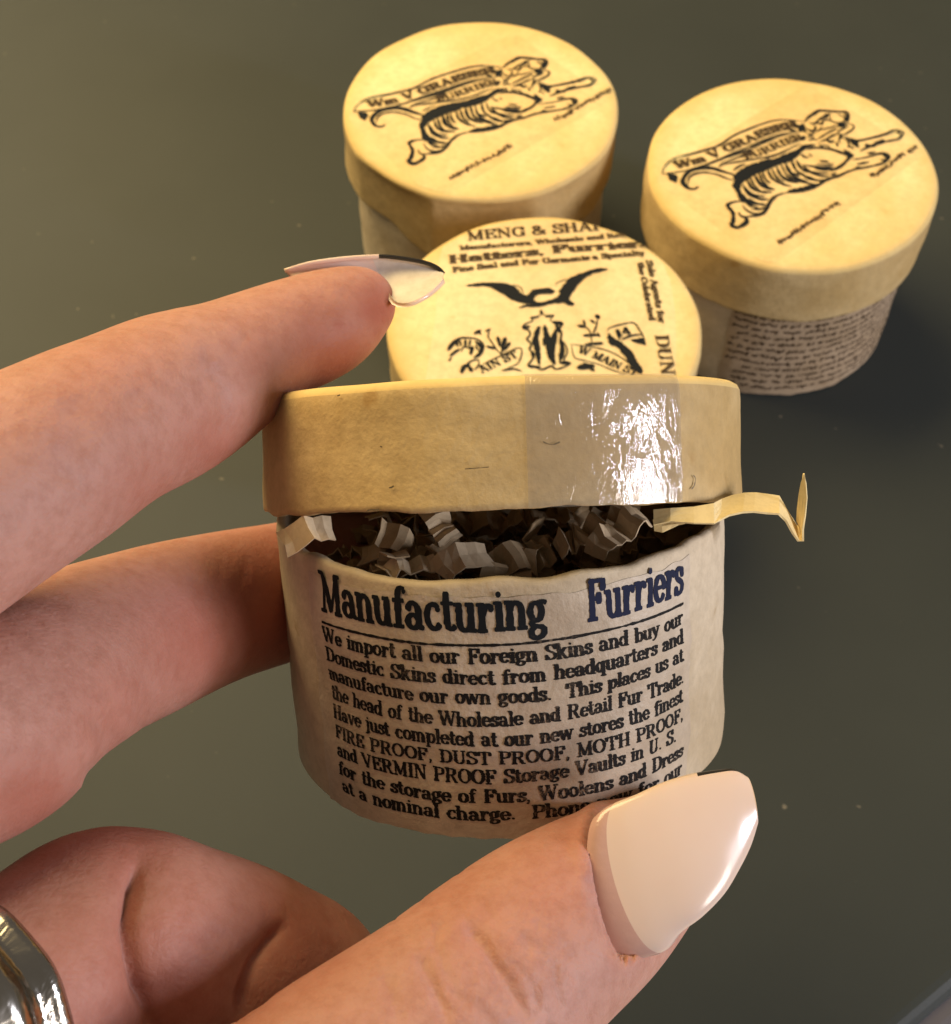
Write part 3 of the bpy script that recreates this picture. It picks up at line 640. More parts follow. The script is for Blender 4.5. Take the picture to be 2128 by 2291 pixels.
# label and print on the held box
U0, U1 = -1.565, 1.515
lab = fb.sheet('paper_label', U0-.17, U1+.10, .035, 2.0, .010, M_label, fbo, 90, 20, seed=41, th=.004)
fs = lambda off: (lambda P: fb.surf(P, off))
def line(V, Fc, s, z, size, u0, u1, seed, **k):
    v, f = set_text(s, u1-u0, size, seed=seed, **k); b = len(V); wz = Wob(seed, 8, .3, 3, 1)
    for p in v: V.append(np.array([u0+p[0], z+p[1]+.006*wz(np.array([p[0]]))]))
    Fc += [tuple(i+b for i in q) for q in f]
V, Fc = [], []
line(V, Fc, 'Manufacturing', 1.755, .305, U0, .30, 61, thick=.215, thin=.11, jit=.07, track=.0)
place('heading_lettering', V, Fc, fs(.0138), M_inkd, fbo)
V, Fc = [], []
line(V, Fc, 'Furriers', 1.745, .305, .605, U1, 62, thick=.215, thin=.11, jit=.07, track=.0)
place('heading_lettering', V, Fc, fs(.0138), M_inkb, fbo)
V, Fc = [], []; rs = np.random.RandomState(4)
P = resamp([(U0, 1.645), (-.6, 1.637), (.5, 1.64), (U1, 1.652)], .03); ribbon(P, np.full(len(P), .010), rs, V, Fc, .22)
place('printed_rule', V, Fc, fs(.0138), M_ink, fbo)
TXT = ['We import all our Foreign Skins and buy our', 'Domestic Skins direct from headquarters and', 'manufacture our own goods.  This places us at',
       'the head of the Wholesale and Retail Fur Trade.', 'Have just completed at our new stores the finest', 'FIRE PROOF, DUST PROOF, MOTH PROOF,',
       'and VERMIN PROOF Storage Vaults in U. S.', 'for the storage of Furs, Woolens and Dress', 'at a nominal charge.  Phone now for our']
for i, s in enumerate(TXT):
    V, Fc = [], []
    up = 'PROOF' in s and i == 5
    line(V, Fc, s, 1.487-.1605*i, .113 if not up else .104, U0+.01*i*.5, U1-(.10 if i == 6 else 0), 70+i, thick=.222 if not up else .20, thin=.11, jit=.15, space=.42)
    place('text_line', V, Fc, fs(.0138), M_ink, fbo)

# strip of clear tape over the lid of the held box
t = NT('clear_tape')
n1 = t.noise(9, 4, .65, (1, 1, .55), 1.2); n2 = t.noise(2.5, 2, .5)
gl = t.n('ShaderNodeBsdfGlossy'); gl.inputs['Roughness'].default_value = .075
nb = t.bump(n1, .5, .022); nb = t.bump(n2, .15, .05, nb); t.l(nb, gl.inputs['Normal'])
tr = t.n('ShaderNodeBsdfTransparent'); tr.inputs[0].default_value = (.93, .93, .95, 1)
df = t.n('ShaderNodeBsdfDiffuse'); df.inputs[0].default_value = (.72, .66, .55, 1)
m1 = t.n('ShaderNodeMixShader'); m1.inputs[0].default_value = .10; t.l(tr.outputs[0], m1.inputs[1]); t.l(df.outputs[0], m1.inputs[2])
m2 = t.n('ShaderNodeMixShader'); m2.inputs[0].default_value = .11; t.l(m1.outputs[0], m2.inputs[1]); t.l(gl.outputs[0], m2.inputs[2])
t.l(m2.outputs[0], t.t.nodes['Material Output'].inputs['Surface']); M_tape = t.m
V, Fc = [], []; nu, prof = 24, ramp((2.012, .012), (2.012, LB-.14), 10)+[(2.006, LB-.07), (1.986, LB-.02), (1.94, LB+.006)]+ramp((1.86, LB+.012), (1.2, LB+.012), 4)
for i in range(nu+1):
    a = math.asin((1005-970)/467)+(math.asin((1272-970)/467)-math.asin((1005-970)/467))*i/nu
    for r, z in prof:
        rr = r+fl.rf(a, z, r); V.append((rr*math.sin(a), -rr*math.cos(a), z+(fl.zf(a, r, z) if z > .5 else 0)))
m = len(prof)
for i in range(nu):
    for j in range(m-1): Fc.append((i*m+j, (i+1)*m+j, (i+1)*m+j+1, i*m+j+1))
mesh('clear_tape', V, Fc, M_tape, flo)
# stray hairs caught in the paper of the band
t = NT('dark_hair'); M_hair = t.set(Base_Color=(.10, .075, .04), Roughness=.6)
def on_lid(x, y):
    d = at(x, y, 1.)-CP; B = np.stack([Xl, Yl, Zl]); o = B@(CP-lbase); dd = B@d
    a = dd[0]**2+dd[1]**2; b = 2*(o[0]*dd[0]+o[1]*dd[1]); c = o[0]**2+o[1]**2-4.0
    p = o+dd*((-b-math.sqrt(max(b*b-4*a*c, 0)))/(2*a)); return np.array([math.atan2(p[0], -p[1])*2, p[2]])
def lsurf(P):
    out = []
    for u, z in np.asarray(P): a = u/2; r = 2.016+fl.rf(a, z, 2); out.append((r*math.sin(a), -r*math.cos(a), z))
    return out
V, Fc = [], []; rs = np.random.RandomState(8)
for w_, P in [(.9, [(945,243),(960,250),(978,252),(998,244)]), (.8, [(695,331),(720,329),(745,327),(770,325)]), (1.6, [(450,392),(458,390),(464,386)]), (1.8, [(378,468),(392,462),(405,463),(418,462)]), (1.2, [(1425,352),(1432,362),(1428,385),(1420,395)]), (1.2, [(420,258),(426,260)]), (1.4, [(285,95),(292,92)]), ]:
    Q = np.array([on_lid(x/1.44375+560, y/1.44375+820) for x, y in P]); Q = resamp(catmull(Q, 4), .02); ribbon(Q, np.full(len(Q), w_*.0036), rs, V, Fc, .2)
place('hair', V, Fc, lsurf, M_hair, flo, clip=None)

# ------------------------------------------------------------------ crinkled paper shreds in the held box
def sheet_solid(name, rows, mat, th, parent=None, M=None):
    """rows of (left, right) points -> thin closed sheet"""
    rows = np.asarray(rows, float); n = len(rows); W = rows.shape[1]
    G = rows; du = np.gradient(G, axis=0); dv = np.gradient(G, axis=1); N = np.cross(du, dv); N /= np.linalg.norm(N, axis=2)[..., None]+1e-9
    V = np.concatenate([(G+N*th/2).reshape(-1, 3), (G-N*th/2).reshape(-1, 3)]); o = n*W; Fc = []
    id_ = lambda i, j: i*W+j
    for i in range(n-1):
        for j in range(W-1):
            Fc.append((id_(i, j), id_(i+1, j), id_(i+1, j+1), id_(i, j+1))); Fc.append((o+id_(i, j+1), o+id_(i+1, j+1), o+id_(i+1, j), o+id_(i, j)))
    for i in range(n-1):
        Fc.append((id_(i, 0), o+id_(i, 0), o+id_(i+1, 0), id_(i+1, 0))); Fc.append((id_(i+1, W-1), o+id_(i+1, W-1), o+id_(i, W-1), id_(i, W-1)))
    for j in range(W-1):
        Fc.append((id_(0, j+1), o+id_(0, j+1), o+id_(0, j), id_(0, j))); Fc.append((id_(n-1, j), o+id_(n-1, j), o+id_(n-1, j+1), id_(n-1, j+1)))
    return mesh(name, V, Fc, mat, parent, M, smooth=False)
def shred(label, cen, dirv, nrm, w, seg, n, fold, seed, mat=None):
    """zigzag strip: n facets of length seg folded by +-fold degrees about the width axis"""
    r = np.random.RandomState(seed); d = unit(dirv); nn = unit(np.asarray(nrm)-np.dot(nrm, d)*d); ww = np.cross(nn, d)
    rows = []; p = np.zeros(3); sgn = 1; pts = [p.copy()]
    for k in range(n):
        a = R_(fold*(.8+.4*r.rand()))*sgn; s2 = seg*(.8+.4*r.rand())
        p = p+s2*(math.cos(a)*d+math.sin(a)*nn); pts.append(p.copy()); sgn = -sgn
    pts = np.array(pts)-np.mean(pts, 0)
    for k, q in enumerate(pts):
        sk = d*(.10*r.randn())*w
        rows.append([q-ww*w/2-sk+r.randn(3)*.012, q+r.randn(3)*.015, q+ww*w/2+sk+r.randn(3)*.012])
    fine = []                                     # three rows per facet with a slight curl
    for k in range(n):
        a, b = np.array(rows[k]), np.array(rows[k+1])
        for tt in (0, .33, .67):
            fine.append(a+(b-a)*tt+nn*.03*math.sin(tt*math.pi)*r.randn())
    fine.append(np.array(rows[-1]))
    o = sheet_solid('paper_shred', np.array(fine), mat or M_shred, .012, None)
    o.location = Vector(np.asarray(cen)*S); o['label'] = label; o['category'] = 'paper shred'; o['group'] = 'crinkled paper shreds in the open box'
    return o
cv = lambda x, y, z: x*RT+y*UP+z*FW            # direction given as right, up, away
hand_shreds = [
 ('pale crinkled paper shred poking out over the left end of the box rim', atk(598, 1036, 10.75), cv(.9, .25, .3), cv(-.25, .5, -.9), .24, .23, 2, 34, 1),
 ('big pale paper shred standing at the middle of the front rim', atk(900, 1088, 10.75), cv(.85, .35, .2), cv(-.15, .6, -.8), .27, .26, 2, 26, 2),
 ('grey paper shred hanging just under the lid edge, left of the middle', atk(858, 1020, 11.1), cv(.4, -.8, .2), cv(.2, .1, -1), .20, .14, 4, 52, 3),
 ('tightly crinkled tan paper shred near the right end of the box mouth', atk(1130, 1040, 11.0), cv(.85, .45, .2), cv(-.4, .6, -.7), .22, .14, 6, 50, 4),
 ('crumpled tan paper shred beside the torn strip, right end of the box mouth', atk(1205, 1032, 10.9), cv(.75, .55, .3), cv(-.3, .6, -.8), .22, .16, 4, 44, 5),
 ('small pale paper shred lying low behind the rim, left of the big pale one', atk(795, 1100, 10.75), cv(.9, .05, .3), cv(.1, .8, -.6), .17, .17, 3, 26, 6),
 ('brown shaded paper shred left of the middle, deep under the lid', atk(792, 1066, 11.1), cv(.6, -.5, .3), cv(.2, .5, -.8), .22, .20, 3, 36, 7),
 ('brown paper shred right of the big pale one, behind the rim', atk(1010, 1086, 10.95), cv(.85, .25, .2), cv(.2, .6, -.8), .24, .22, 3, 32, 8),
]
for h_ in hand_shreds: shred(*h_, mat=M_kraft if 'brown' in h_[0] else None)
rr = random.Random(12)
for k in range(120):
    ang = rr.uniform(0, 6.28); rad = 1.38*math.sqrt(rr.random()); z = HB-.04-.6*rr.random()-.12*(rad > 1.1)
    c = base+Xb*rad*math.sin(ang)-Yb*rad*math.cos(ang)+Zb*z
    dv = np.array([rr.gauss(0, 1) for _ in range(3)]); dv = dv-Zb*(dv@Zb)*.55
    nv = Zb+.5*np.array([rr.gauss(0, 1) for _ in range(3)])
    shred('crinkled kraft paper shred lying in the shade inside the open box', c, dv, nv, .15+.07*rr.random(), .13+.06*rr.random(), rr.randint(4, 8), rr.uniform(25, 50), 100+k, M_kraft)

# torn strip hanging out at the right
q7 = lambda x, y, d: at(x/4.2+1400, y/4.2+1020, d)
ST = [((262,508),(264,650),10.46,10.40),((420,495),(420,618),10.44,10.38),((640,482),(640,634),10.46,10.36),((820,448),(830,638),10.50,10.38),((900,408),(892,602),10.58,10.44),((1000,375),(975,560),10.66,10.50),((1120,352),(1100,532),10.72,10.54),((1220,350),(1200,526),10.76,10.58),((1340,365),(1330,540),10.80,10.62),((1440,380),(1440,548),10.84,10.64),
 ((1500,490),(1506,612),10.92,10.74),((1560,585),(1566,722),11.0,10.84),((1604,655),(1622,800),11.08,10.92),((1640,650),(1668,800),11.06,10.92),((1612,610),(1668,690),10.98,10.90),((1614,500),(1690,560),10.90,10.86),((1630,350),(1706,395),10.82,10.80),((1648,250),(1696,262),10.78,10.76),((1670,168),(1680,164),10.74,10.74)]
rows = []
for a, b, d1, d2 in ST:
    A_, B_ = q7(*a, d1+(.16 if a[0] > 860 and a[0] < 1480 else 0)), q7(*b, d2); rows.append([A_, (A_*2+B_)/3, (A_+2*B_)/3, B_])
rows = np.array(rows); c0 = rows.mean((0, 1))
o = sheet_solid('paper_strip', rows-c0, M_strip, .016); o.location = Vector(c0*S)
tag(o, 'torn kinked yellow paper strip sticking out right of the open lid', 'paper strip')
q7b = [[(255,600),(270,700)],[(330,600),(345,715)],[(430,602),(420,680)],[(500,610),(490,645)],[(560,622),(556,630)]]
rows = np.array([[q7(*a, 10.52), q7((a[0]+b[0])/2, (a[1]+b[1])/2, 10.50), q7(*b, 10.55)] for a, b in q7b]); c0 = rows.mean((0, 1))
o = sheet_solid('paper_flap', rows-c0, M_strip, .014); o.location = Vector(c0*S)
tag(o, 'small folded paper flap under the yellow strip at the box rim', 'paper flap')
NB = 9.76
# ------------------------------------------------------------------ the hand: one continuous skin from a distance field
def cam_pt(x, y, d): x *= K; y *= K; return np.array([(x-CX)/F*d, (CY-y)/F*d, d])
def chain(st, n=5):
    """stations (x, y, depth, radius in 1848-wide pixels) -> centres and radii in camera space"""
    P = np.array([[*cam_pt(x, y, d), r*K/F*d] for x, y, d, r in st]); return catmull(P, n)
digits = {
'index': [(712, 588, 12.05, 58), (690, 594, 12.0, 80), (640, 622, 11.85, 104), (585, 645, 11.7, 112), (530, 664, 11.5, 114), (440, 714, 11.1, 136), (330, 768, 10.6, 163), (210, 822, 10.0, 172), (90, 893, 9.4, 190), (-80, 985, 8.9, 212), (-300, 1120, 8.4, 240), (-480, 1290, 8.2, 270)],
'middle': [(820, 1085, 13.5, 90), (760, 1098, 13.3, 116), (640, 1128, 12.9, 128), (540, 1153, 12.5, 136), (430, 1178, 12.0, 146), (285, 1226, 11.3, 165), (150, 1283, 10.5, 184), (50, 1352, 9.8, 206), (-60, 1420, 9.2, 222), (-260, 1470, 8.6, 245), (-480, 1520, 8.2, 275)],
'ring': [(640, 1905, 10.6, 116), (585, 1902, 10.5, 160), (520, 1898, 10.35, 184), (430, 1880, 10.1, 206), (330, 1858, 9.85, 218), (215, 1835, 9.55, 226), (110, 1880, 9.15, 214), (0, 1945, 8.75, 206), (-140, 2030, 8.3, 212), (-320, 2080, 8.0, 232), (-480, 2060, 7.9, 262)],
'little': [(260, 2440, 9.6, 120), (160, 2420, 9.3, 150), (20, 2390, 8.9, 165), (-150, 2380, 8.4, 175), (-320, 2370, 8.0, 190), (-500, 2320, 7.8, 230)],
'thumb': [(1355, 1592, 10.75, 48), (1320, 1618, 10.72, 88), (1265, 1670, 10.70, 128), (1205, 1718, 10.68, 156), (1135, 1772, 10.3, 182), (1050, 1832, 9.9, 200), (958, 1908, 9.55, 212), (860, 1990, 9.25, 220), (650, 2160, 8.8, 250), (420, 2360, 8.3, 300), (100, 2560, 7.9, 380), (-250, 2650, 7.6, 420)],
}
palm = [[(-480, 1290, 8.2, 290), (-520, 1560, 8.1, 300), (-540, 1850, 7.9, 300), (-560, 2150, 7.8, 290), (-540, 2330, 7.8, 260)],
        [(-480, 1400, 8.2, 290), (-650, 2000, 7.6, 420), (-750, 2600, 7.2, 470)], [(-540, 2200, 7.8, 290), (-650, 2450, 7.5, 440)], [(-250, 2650, 7.6, 420), (-700, 2700, 7.2, 480)],
        [(-720, 2500, 7.2, 470), (-1050, 3000, 6.6, 480), (-1350, 3500, 6.2, 480)]]
RES = .026
lo_ = np.array([-6.2, -5.6, 5.6]); hi_ = np.array([2.3, 2.5, 14.2])
NX = np.ceil((hi_-lo_)/RES).astype(int)
ax = [lo_[i]+RES*np.arange(NX[i]) for i in range(3)]
def field(P, squash=None):
    D_ = np.full(NX, 1.0, np.float32)
    for i in range(len(P)-1):
        a, b = P[i], P[i+1]; pad = .55; r = max(a[3], b[3])+pad
        lo = np.minimum(a[:3], b[:3])-r; hi = np.maximum(a[:3], b[:3])+r
        i0 = np.clip(((lo-lo_)/RES).astype(int), 0, NX); i1 = np.clip(((hi-lo_)/RES).astype(int)+1, 0, NX)
        if (i1 <= i0).any(): continue
        sl = tuple(slice(p, q) for p, q in zip(i0, i1))
        gx = ax[0][sl[0]][:, None, None]-a[0]; gy = ax[1][sl[1]][None, :, None]-a[1]; gz = ax[2][sl[2]][None, None, :]-a[2]
        u = b[:3]-a[:3]; uu = u@u+1e-9
        h = np.clip((gx*u[0]+gy*u[1]+gz*u[2])/uu, 0, 1)
        ex = gx-u[0]*h; ey = gy-u[1]*h; ez = gz-u[2]*h
        rad = a[3]+(b[3]-a[3])*h
        if squash is None: d = np.sqrt(ex*ex+ey*ey+ez*ez)-rad
        else:
            n, k = squash; en_ = ex*n[0]+ey*n[1]+ez*n[2]
            d = np.sqrt(np.maximum(ex*ex+ey*ey+ez*ez+en_*en_*(1/k**2-1), 0))-rad
        D_[sl] = np.minimum(D_[sl], d.astype(np.float32))
    return D_
def smin(a, b, k): h = np.clip(.5+.5*(b-a)/k, 0, 1); return b+(a-b)*h-k*h*(1-h)
TN = unit(np.array([.12, .22, -1.0]))        # which way the back of the thumb faces (camera space)
fields = {k: field(chain(v), (TN, .84) if k == 'thumb' else None) for k, v in digits.items()}
G = fields['index']
for k in ('middle', 'ring', 'little', 'thumb'): G = smin(G, fields[k], .10)
for p in palm: G = smin(G, field(chain(p, 4) if len(p) > 2 else np.array([[*cam_pt(x, y, d), r*K/F*d] for x, y, d, r in p])), .35)
del fields
def surface_nets(G):
    ins = G < 0
    c = [ins[i:NX[0]-1+i, j:NX[1]-1+j, k:NX[2]-1+k] for i in (0, 1) for j in (0, 1) for k in (0, 1)]
    cnt = sum(q.astype(np.int8) for q in c); act = np.argwhere((cnt > 0) & (cnt < 8)); idx = -np.ones(tuple(n-1 for n in NX), np.int32)
    idx[tuple(act.T)] = np.arange(len(act))
    acc = np.zeros((len(act), 3)); num = np.zeros(len(act)); cor = [np.array((i, j, k)) for i in (0, 1) for j in (0, 1) for k in (0, 1)]
    for p in range(8):
        for q in range(p+1, 8):
            if np.abs(cor[p]-cor[q]).sum() != 1: continue
            a = G[tuple((act+cor[p]).T)]; b = G[tuple((act+cor[q]).T)]; m = (a < 0) != (b < 0)
            t_ = np.where(m, a/(a-b+1e-12), 0); acc += np.where(m[:, None], cor[p]+(cor[q]-cor[p])*t_[:, None], 0); num += m
    V = lo_+RES*(act+acc/num[:, None]); Fc = []
    for d in range(3):
        e = np.zeros(3, int); e[d] = 1; u, v = [(1, 2), (2, 0), (0, 1)][d]
        A_ = ins[:NX[0]-1, :NX[1]-1, :NX[2]-1]; B_ = ins[e[0]:NX[0]-1+e[0], e[1]:NX[1]-1+e[1], e[2]:NX[2]-1+e[2]]
        E_ = np.argwhere(A_ != B_); E_ = E_[(E_[:, u] > 0) & (E_[:, v] > 0)]
        eu = np.zeros(3, int); eu[u] = 1; ev = np.zeros(3, int); ev[v] = 1
        q = np.stack([idx[tuple((E_-eu-ev).T)], idx[tuple((E_-ev).T)], idx[tuple(E_.T)], idx[tuple((E_-eu).T)]], 1)
        fl_ = ~A_[tuple(E_.T)]; q[fl_] = q[fl_][:, ::-1]; Fc.append(q[(q >= 0).all(1)])
    return V, np.concatenate(Fc)
HV, HF = surface_nets(G); del G
def edges_of(F_):
    E_ = np.concatenate([F_[:, [i, (i+1) % 4]] for i in range(4)]); return np.unique(np.sort(E_, 1), axis=0)
HE = edges_of(HF)
def lap(V, it, lam=.5):
    deg = np.bincount(HE.ravel(), minlength=len(V))[:, None]
    for _ in range(it):
        s = np.zeros_like(V)
        for k in range(V.shape[1]): s[:, k] = np.bincount(HE[:, 0], V[HE[:, 1], k], len(V))+np.bincount(HE[:, 1], V[HE[:, 0], k], len(V))
        V = V+lam*(s/deg-V)
    return V
HV = lap(HV, 16)
def vnormals(V):
    n = np.cross(V[HF[:, 2]]-V[HF[:, 0]], V[HF[:, 3]]-V[HF[:, 1]]); N = np.zeros_like(V)
    for k in range(4):
        for j in range(3): N[:, j] += np.bincount(HF[:, k], n[:, j], len(V))
    return N/(np.linalg.norm(N, axis=1)[:, None]+1e-9)
HN = vnormals(HV)
# creases, folds and pads pressed into the skin (curves measured in the 1848-wide view, applied to the skin facing it)
def kpx(V): return np.stack([(CX+F*V[:, 0]/V[:, 2])/K, (CY-F*V[:, 1]/V[:, 2])/K], 1)
def dist_poly(Q, P):
    P = catmull(P, 5) if len(P) > 2 else np.asarray(P, float); d = np.full(len(Q), 1e9); tt = np.zeros(len(Q)); n = len(P)-1
    for i in range(n):
        a, b = P[i], P[i+1]; u = b-a; h = np.clip(((Q-a)@u)/(u@u+1e-9), 0, 1); e = np.linalg.norm(Q-a-h[:, None]*u, axis=1); m = e < d; d[m] = e[m]; tt[m] = (i+h[m])/n
    return d, tt
CR = [  # (points, half width px, depth in units; negative = ridge, depth range)
([(905,1790),(928,1815),(950,1844),(972,1883),(1000,1925),(1034,1990)], 10, .034, (8, 10.2)), ([(905,1790),(928,1815),(950,1844),(972,1883),(1000,1925),(1034,1990)], 30, .024, (8, 10.2)),
([(815,1850),(833,1890),(853,1940),(875,1995)], 12, .03, (8, 10.2)), ([(862,1780),(848,1830),(868,1890),(905,1960)], 9, .014, (8, 10.2)),
([(1010,1820),(1050,1850),(1080,1900),(1095,1975)], 12, .016, (8, 10.2)), ([(985,1860),(1030,1900),(1052,1970)], 7, .012, (8, 10.2)), ([(1090,1830),(1120,1880),(1125,1950)], 10, .010, (8, 10.2)),
([(780,1990),(760,1930),(745,1890)], 14, .014, (8, 10.2)), ([(1030,1790),(1085,1815),(1130,1870)], 6, .006, (8, 10.2)),
([(1194,1545),(1148,1584),(1130,1641),(1141,1690),(1163,1748),(1197,1815),(1204,1850)], 16, -.05, (8, 11)), ([(1206,1568),(1164,1600),(1150,1645),(1160,1695),(1182,1745),(1210,1795)], 8, .04, (8, 11)),
([(415,705),(428,745),(438,800),(419,858)], 18, .030, (9, 12.5)), ([(395,690),(412,740)], 12, .012, (9, 12.5)), ([(133,770),(150,830),(140,890),(120,950)], 34, .022, (8, 12)), ([(270,830),(300,900),(310,940)], 26, .018, (8, 12)),
([(255,760),(275,800)], 16, .012, (8, 12)), ([(330,660),(470,640)], 60, -.012, (9, 12)),
([(270,1670),(263,1720),(257,1790),(266,1850),(282,1920),(305,2010)], 13, .10, (8, 11)), ([(270,1640),(263,1720),(257,1790),(266,1850),(282,1920),(305,2010)], 46, .08, (8, 11)),
([(560,1790),(528,1828),(502,1866),(482,1915),(462,1985)], 11, .05, (8, 11.5)), ([(560,1790),(528,1828),(502,1866),(482,1915),(462,1985)], 38, .05, (8, 11.5)),
([(430,1800),(390,1850)], 30, .014, (8, 11)), ([(185,1385),(215,1430),(205,1490),(160,1530)], 26, .05, (8, 12)), ([(215,1330),(232,1400)], 18, .02, (8, 12)),
([(560,1060),(575,1110),(585,1200)], 20, .02, (11, 14)),
([(660,560),(690,580),(705,612)], 12, .010, (11, 13)), ([(725,560),(735,600),(725,650)], 14, .008, (11, 13)),
]
wr = random.Random(31)
for k in range(70):                                # fine parallel wrinkles over the thumb knuckle
    u_, v_ = wr.gauss(0, 1), wr.uniform(-1, 1); x0 = 960+75*u_+70*v_; y0 = 1885+60*u_-95*v_; ln = wr.uniform(18, 50); an = math.radians(62+wr.gauss(0, 16)); bx = wr.gauss(0, 8)
    CR.append(([(x0-ln*math.cos(an), y0-ln*math.sin(an)), (x0+bx, y0), (x0+ln*math.cos(an), y0+ln*math.sin(an))], wr.uniform(4, 6.5), wr.uniform(.003, .008), (8, 10.6)))
for k in range(40):                                # and across the other fingers
    x0, y0, a0, zz = wr.choice([(420, 760, 70, 12), (300, 830, 62, 12), (140, 860, 66, 12), (600, 640, 75, 12.5), (430, 1150, 78, 13), (230, 1400, 60, 12)])
    x0 += wr.gauss(0, 38); y0 += wr.gauss(0, 50); ln = wr.uniform(18, 55); an = math.radians(a0+wr.gauss(0, 14)); bx = wr.gauss(0, 7)
    CR.append(([(x0-ln*math.cos(an), y0-ln*math.sin(an)), (x0+bx, y0), (x0+ln*math.cos(an), y0+ln*math.sin(an))], wr.uniform(6, 10), wr.uniform(.002, .006), (7, zz)))
HQ = kpx(HV); face = HN[:, 2] < .35
disp = np.zeros(len(HV))
for P, w_, dep, (z0, z1) in CR:
    P = np.array(P, float); m = face & (HV[:, 2] > z0) & (HV[:, 2] < z1) & (HQ[:, 0] > P[:, 0].min()-4*w_) & (HQ[:, 0] < P[:, 0].max()+4*w_) & (HQ[:, 1] > P[:, 1].min()-4*w_) & (HQ[:, 1] < P[:, 1].max()+4*w_)
    ii = np.where(m)[0]
    if len(ii) == 0: continue
    d, tt = dist_poly(HQ[ii], P); disp[ii] -= dep*np.exp(-(d/w_)**2)*np.clip(5*np.minimum(tt, 1-tt)+.15, 0, 1)
wl = Wob(77, 20, .5, 4, 3); disp += .008*wl(HV)
HV = HV+HN*disp[:, None]
HV = lap(HV, 1, .3)
# the thumb nail plate: upper edge, lower edge, depths, arch, bow of the row towards the cuticle
TN_W = TN[0]*RT+TN[1]*UP+TN[2]*FW; tn = TN_W
TH = [((1162,1588),(1222,1862),NB+.16,NB+.06,.15,.18),((1178,1574),(1256,1852),NB+.15,NB+.03,.165,.20),((1200,1562),(1296,1838),NB+.16,NB+.02,.18,.20),((1236,1548),(1322,1806),NB+.18,NB+.03,.19,.15),((1290,1524),(1362,1776),NB+.24,NB+.06,.19,.08),((1345,1508),(1404,1732),NB+.31,NB+.14,.175,.03),((1393,1501),(1434,1682),NB+.37,NB+.23,.15,0),((1424,1500),(1454,1640),NB+.41,NB+.30,.13,-.01),((1446,1514),(1464,1604),NB+.43,NB+.34,.10,-.03)]
axt = unit(atk(1450, 1540, 10.55)-atk(1185, 1725, 10.4))
rows = [(atk(*a, d1), atk(*b, d2), tn*u*.46-axt*bw) for a, b, d1, d2, u, bw in TH]
pa = catmull([r[0] for r in rows], 6); pb = catmull([r[1] for r in rows], 6); pu = catmull([r[2] for r in rows], 6)
PG = np.array([[a+(b-a)*(.5-.5*math.cos(math.pi*j/20))+u*math.sin(math.pi*j/20)**.9 for j in range(21)] for a, b, u in zip(pa, pb, pu)])
PC = np.stack([(PG-CP)@RT, (PG-CP)@UP, (PG-CP)@FW], -1); PQ = kpx(PC.reshape(-1, 3)); PZ = PC[..., 2].ravel()
HQ = kpx(HV); ii = np.where((HN[:, 2] < .5) & (HV[:, 2] < 11.4) & (HQ[:, 0] > 1100) & (HQ[:, 1] > 1450) & (HQ[:, 1] < 1920))[0]
poly_ = np.concatenate([kpx(np.stack([(e-CP)@RT, (e-CP)@UP, (e-CP)@FW], -1)) for e in (PG[0], PG[1:, -1], PG[-1, ::-1], PG[::-1, 0])])
def inside(Q, P):
    c_ = np.zeros(len(Q), bool); n_ = len(P)
    for i_ in range(n_):
        a_, b_ = P[i_], P[i_-1]; m_ = (a_[1] > Q[:, 1]) != (b_[1] > Q[:, 1])
        c_ ^= m_ & (Q[:, 0] < (b_[0]-a_[0])*(Q[:, 1]-a_[1])/(b_[1]-a_[1]+1e-12)+a_[0])
    return c_
dq, _ = dist_poly(HQ[ii], poly_[::4]); ins_ = inside(HQ[ii], poly_)
kk = [np.argmin(((PQ-q)**2).sum(1)) for q in HQ[ii]]; tz = PZ[kk]+.05
print('skin minus plate depth', np.percentile((HV[ii, 2]-PZ[kk])[ins_], [0, 10, 25, 50, 75, 90, 100]))
wgt = np.where(ins_, np.clip(.15+dq/12, 0, 1), 0)
nz = HV[ii, 2]+np.where(tz > HV[ii, 2], (tz-HV[ii, 2])*wgt, 0)
HV[ii] *= (nz/HV[ii, 2])[:, None]
mk = np.zeros(len(HV)); mk[ii] = np.where(ins_, 0, np.exp(-(dq/22)**2))       # soften the skin fold round the nail
for _ in range(16): HV = HV+(lap(HV, 1)-HV)*mk[:, None]
HC = camw(HV)                                   # to world
c0 = HC.mean(0)
HW_MIN = HC
# skin redness: fingertips, knuckles and pressed pads are redder, backs paler
red = np.zeros(len(HV))
for x, y, r, a in [(735,600,60,.75),(660,700,120,.6),(740,650,50,.5),(530,1180,160,.75),(400,1240,140,.55),(250,1400,150,.3),(420,880,90,.45),(300,960,90,.35),(250,1640,130,.45),(560,1800,160,.4),(300,1900,260,.4),(900,1760,110,.2),(1060,1700,110,.2),(1110,1620,60,.3),(180,700,150,.12),(658,632,22,.6),(520,700,80,.25),(60,1560,110,.5)]:
    red = np.maximum(red, min(1.3*a, .9)*np.exp(-((HQ-np.array([x, y]))**2).sum(1)/r**2))
t = NT('skin')
at_ = t.n('ShaderNodeAttribute'); at_.attribute_name = 'redness'
n0 = t.noise(1.6, 4, .6); base_c = t.mix(t.ramp(n0, [(.3, 0.), (.7, 1.)]), (.44, .23, .18), (.48, .25, .195))
n5 = t.noise(7, 4, .7); base_c = t.mix(t.ramp(n5, [(.42, 0.), (.72, .6)]), base_c, (.33, .14, .095))
base_c = t.mix(at_.outputs['Fac'], base_c, (.33, .095, .058))
n1 = t.noise(16, 3, .6); n2 = t.noise(48, 3, .6)
vo = t.n('ShaderNodeTexVoronoi'); vo.feature = 'DISTANCE_TO_EDGE'; vo.inputs['Scale'].default_value = 17
wn = t.n('ShaderNodeTexNoise'); wn.inputs['Scale'].default_value = 6; t.l(t.co, wn.inputs['Vector'])
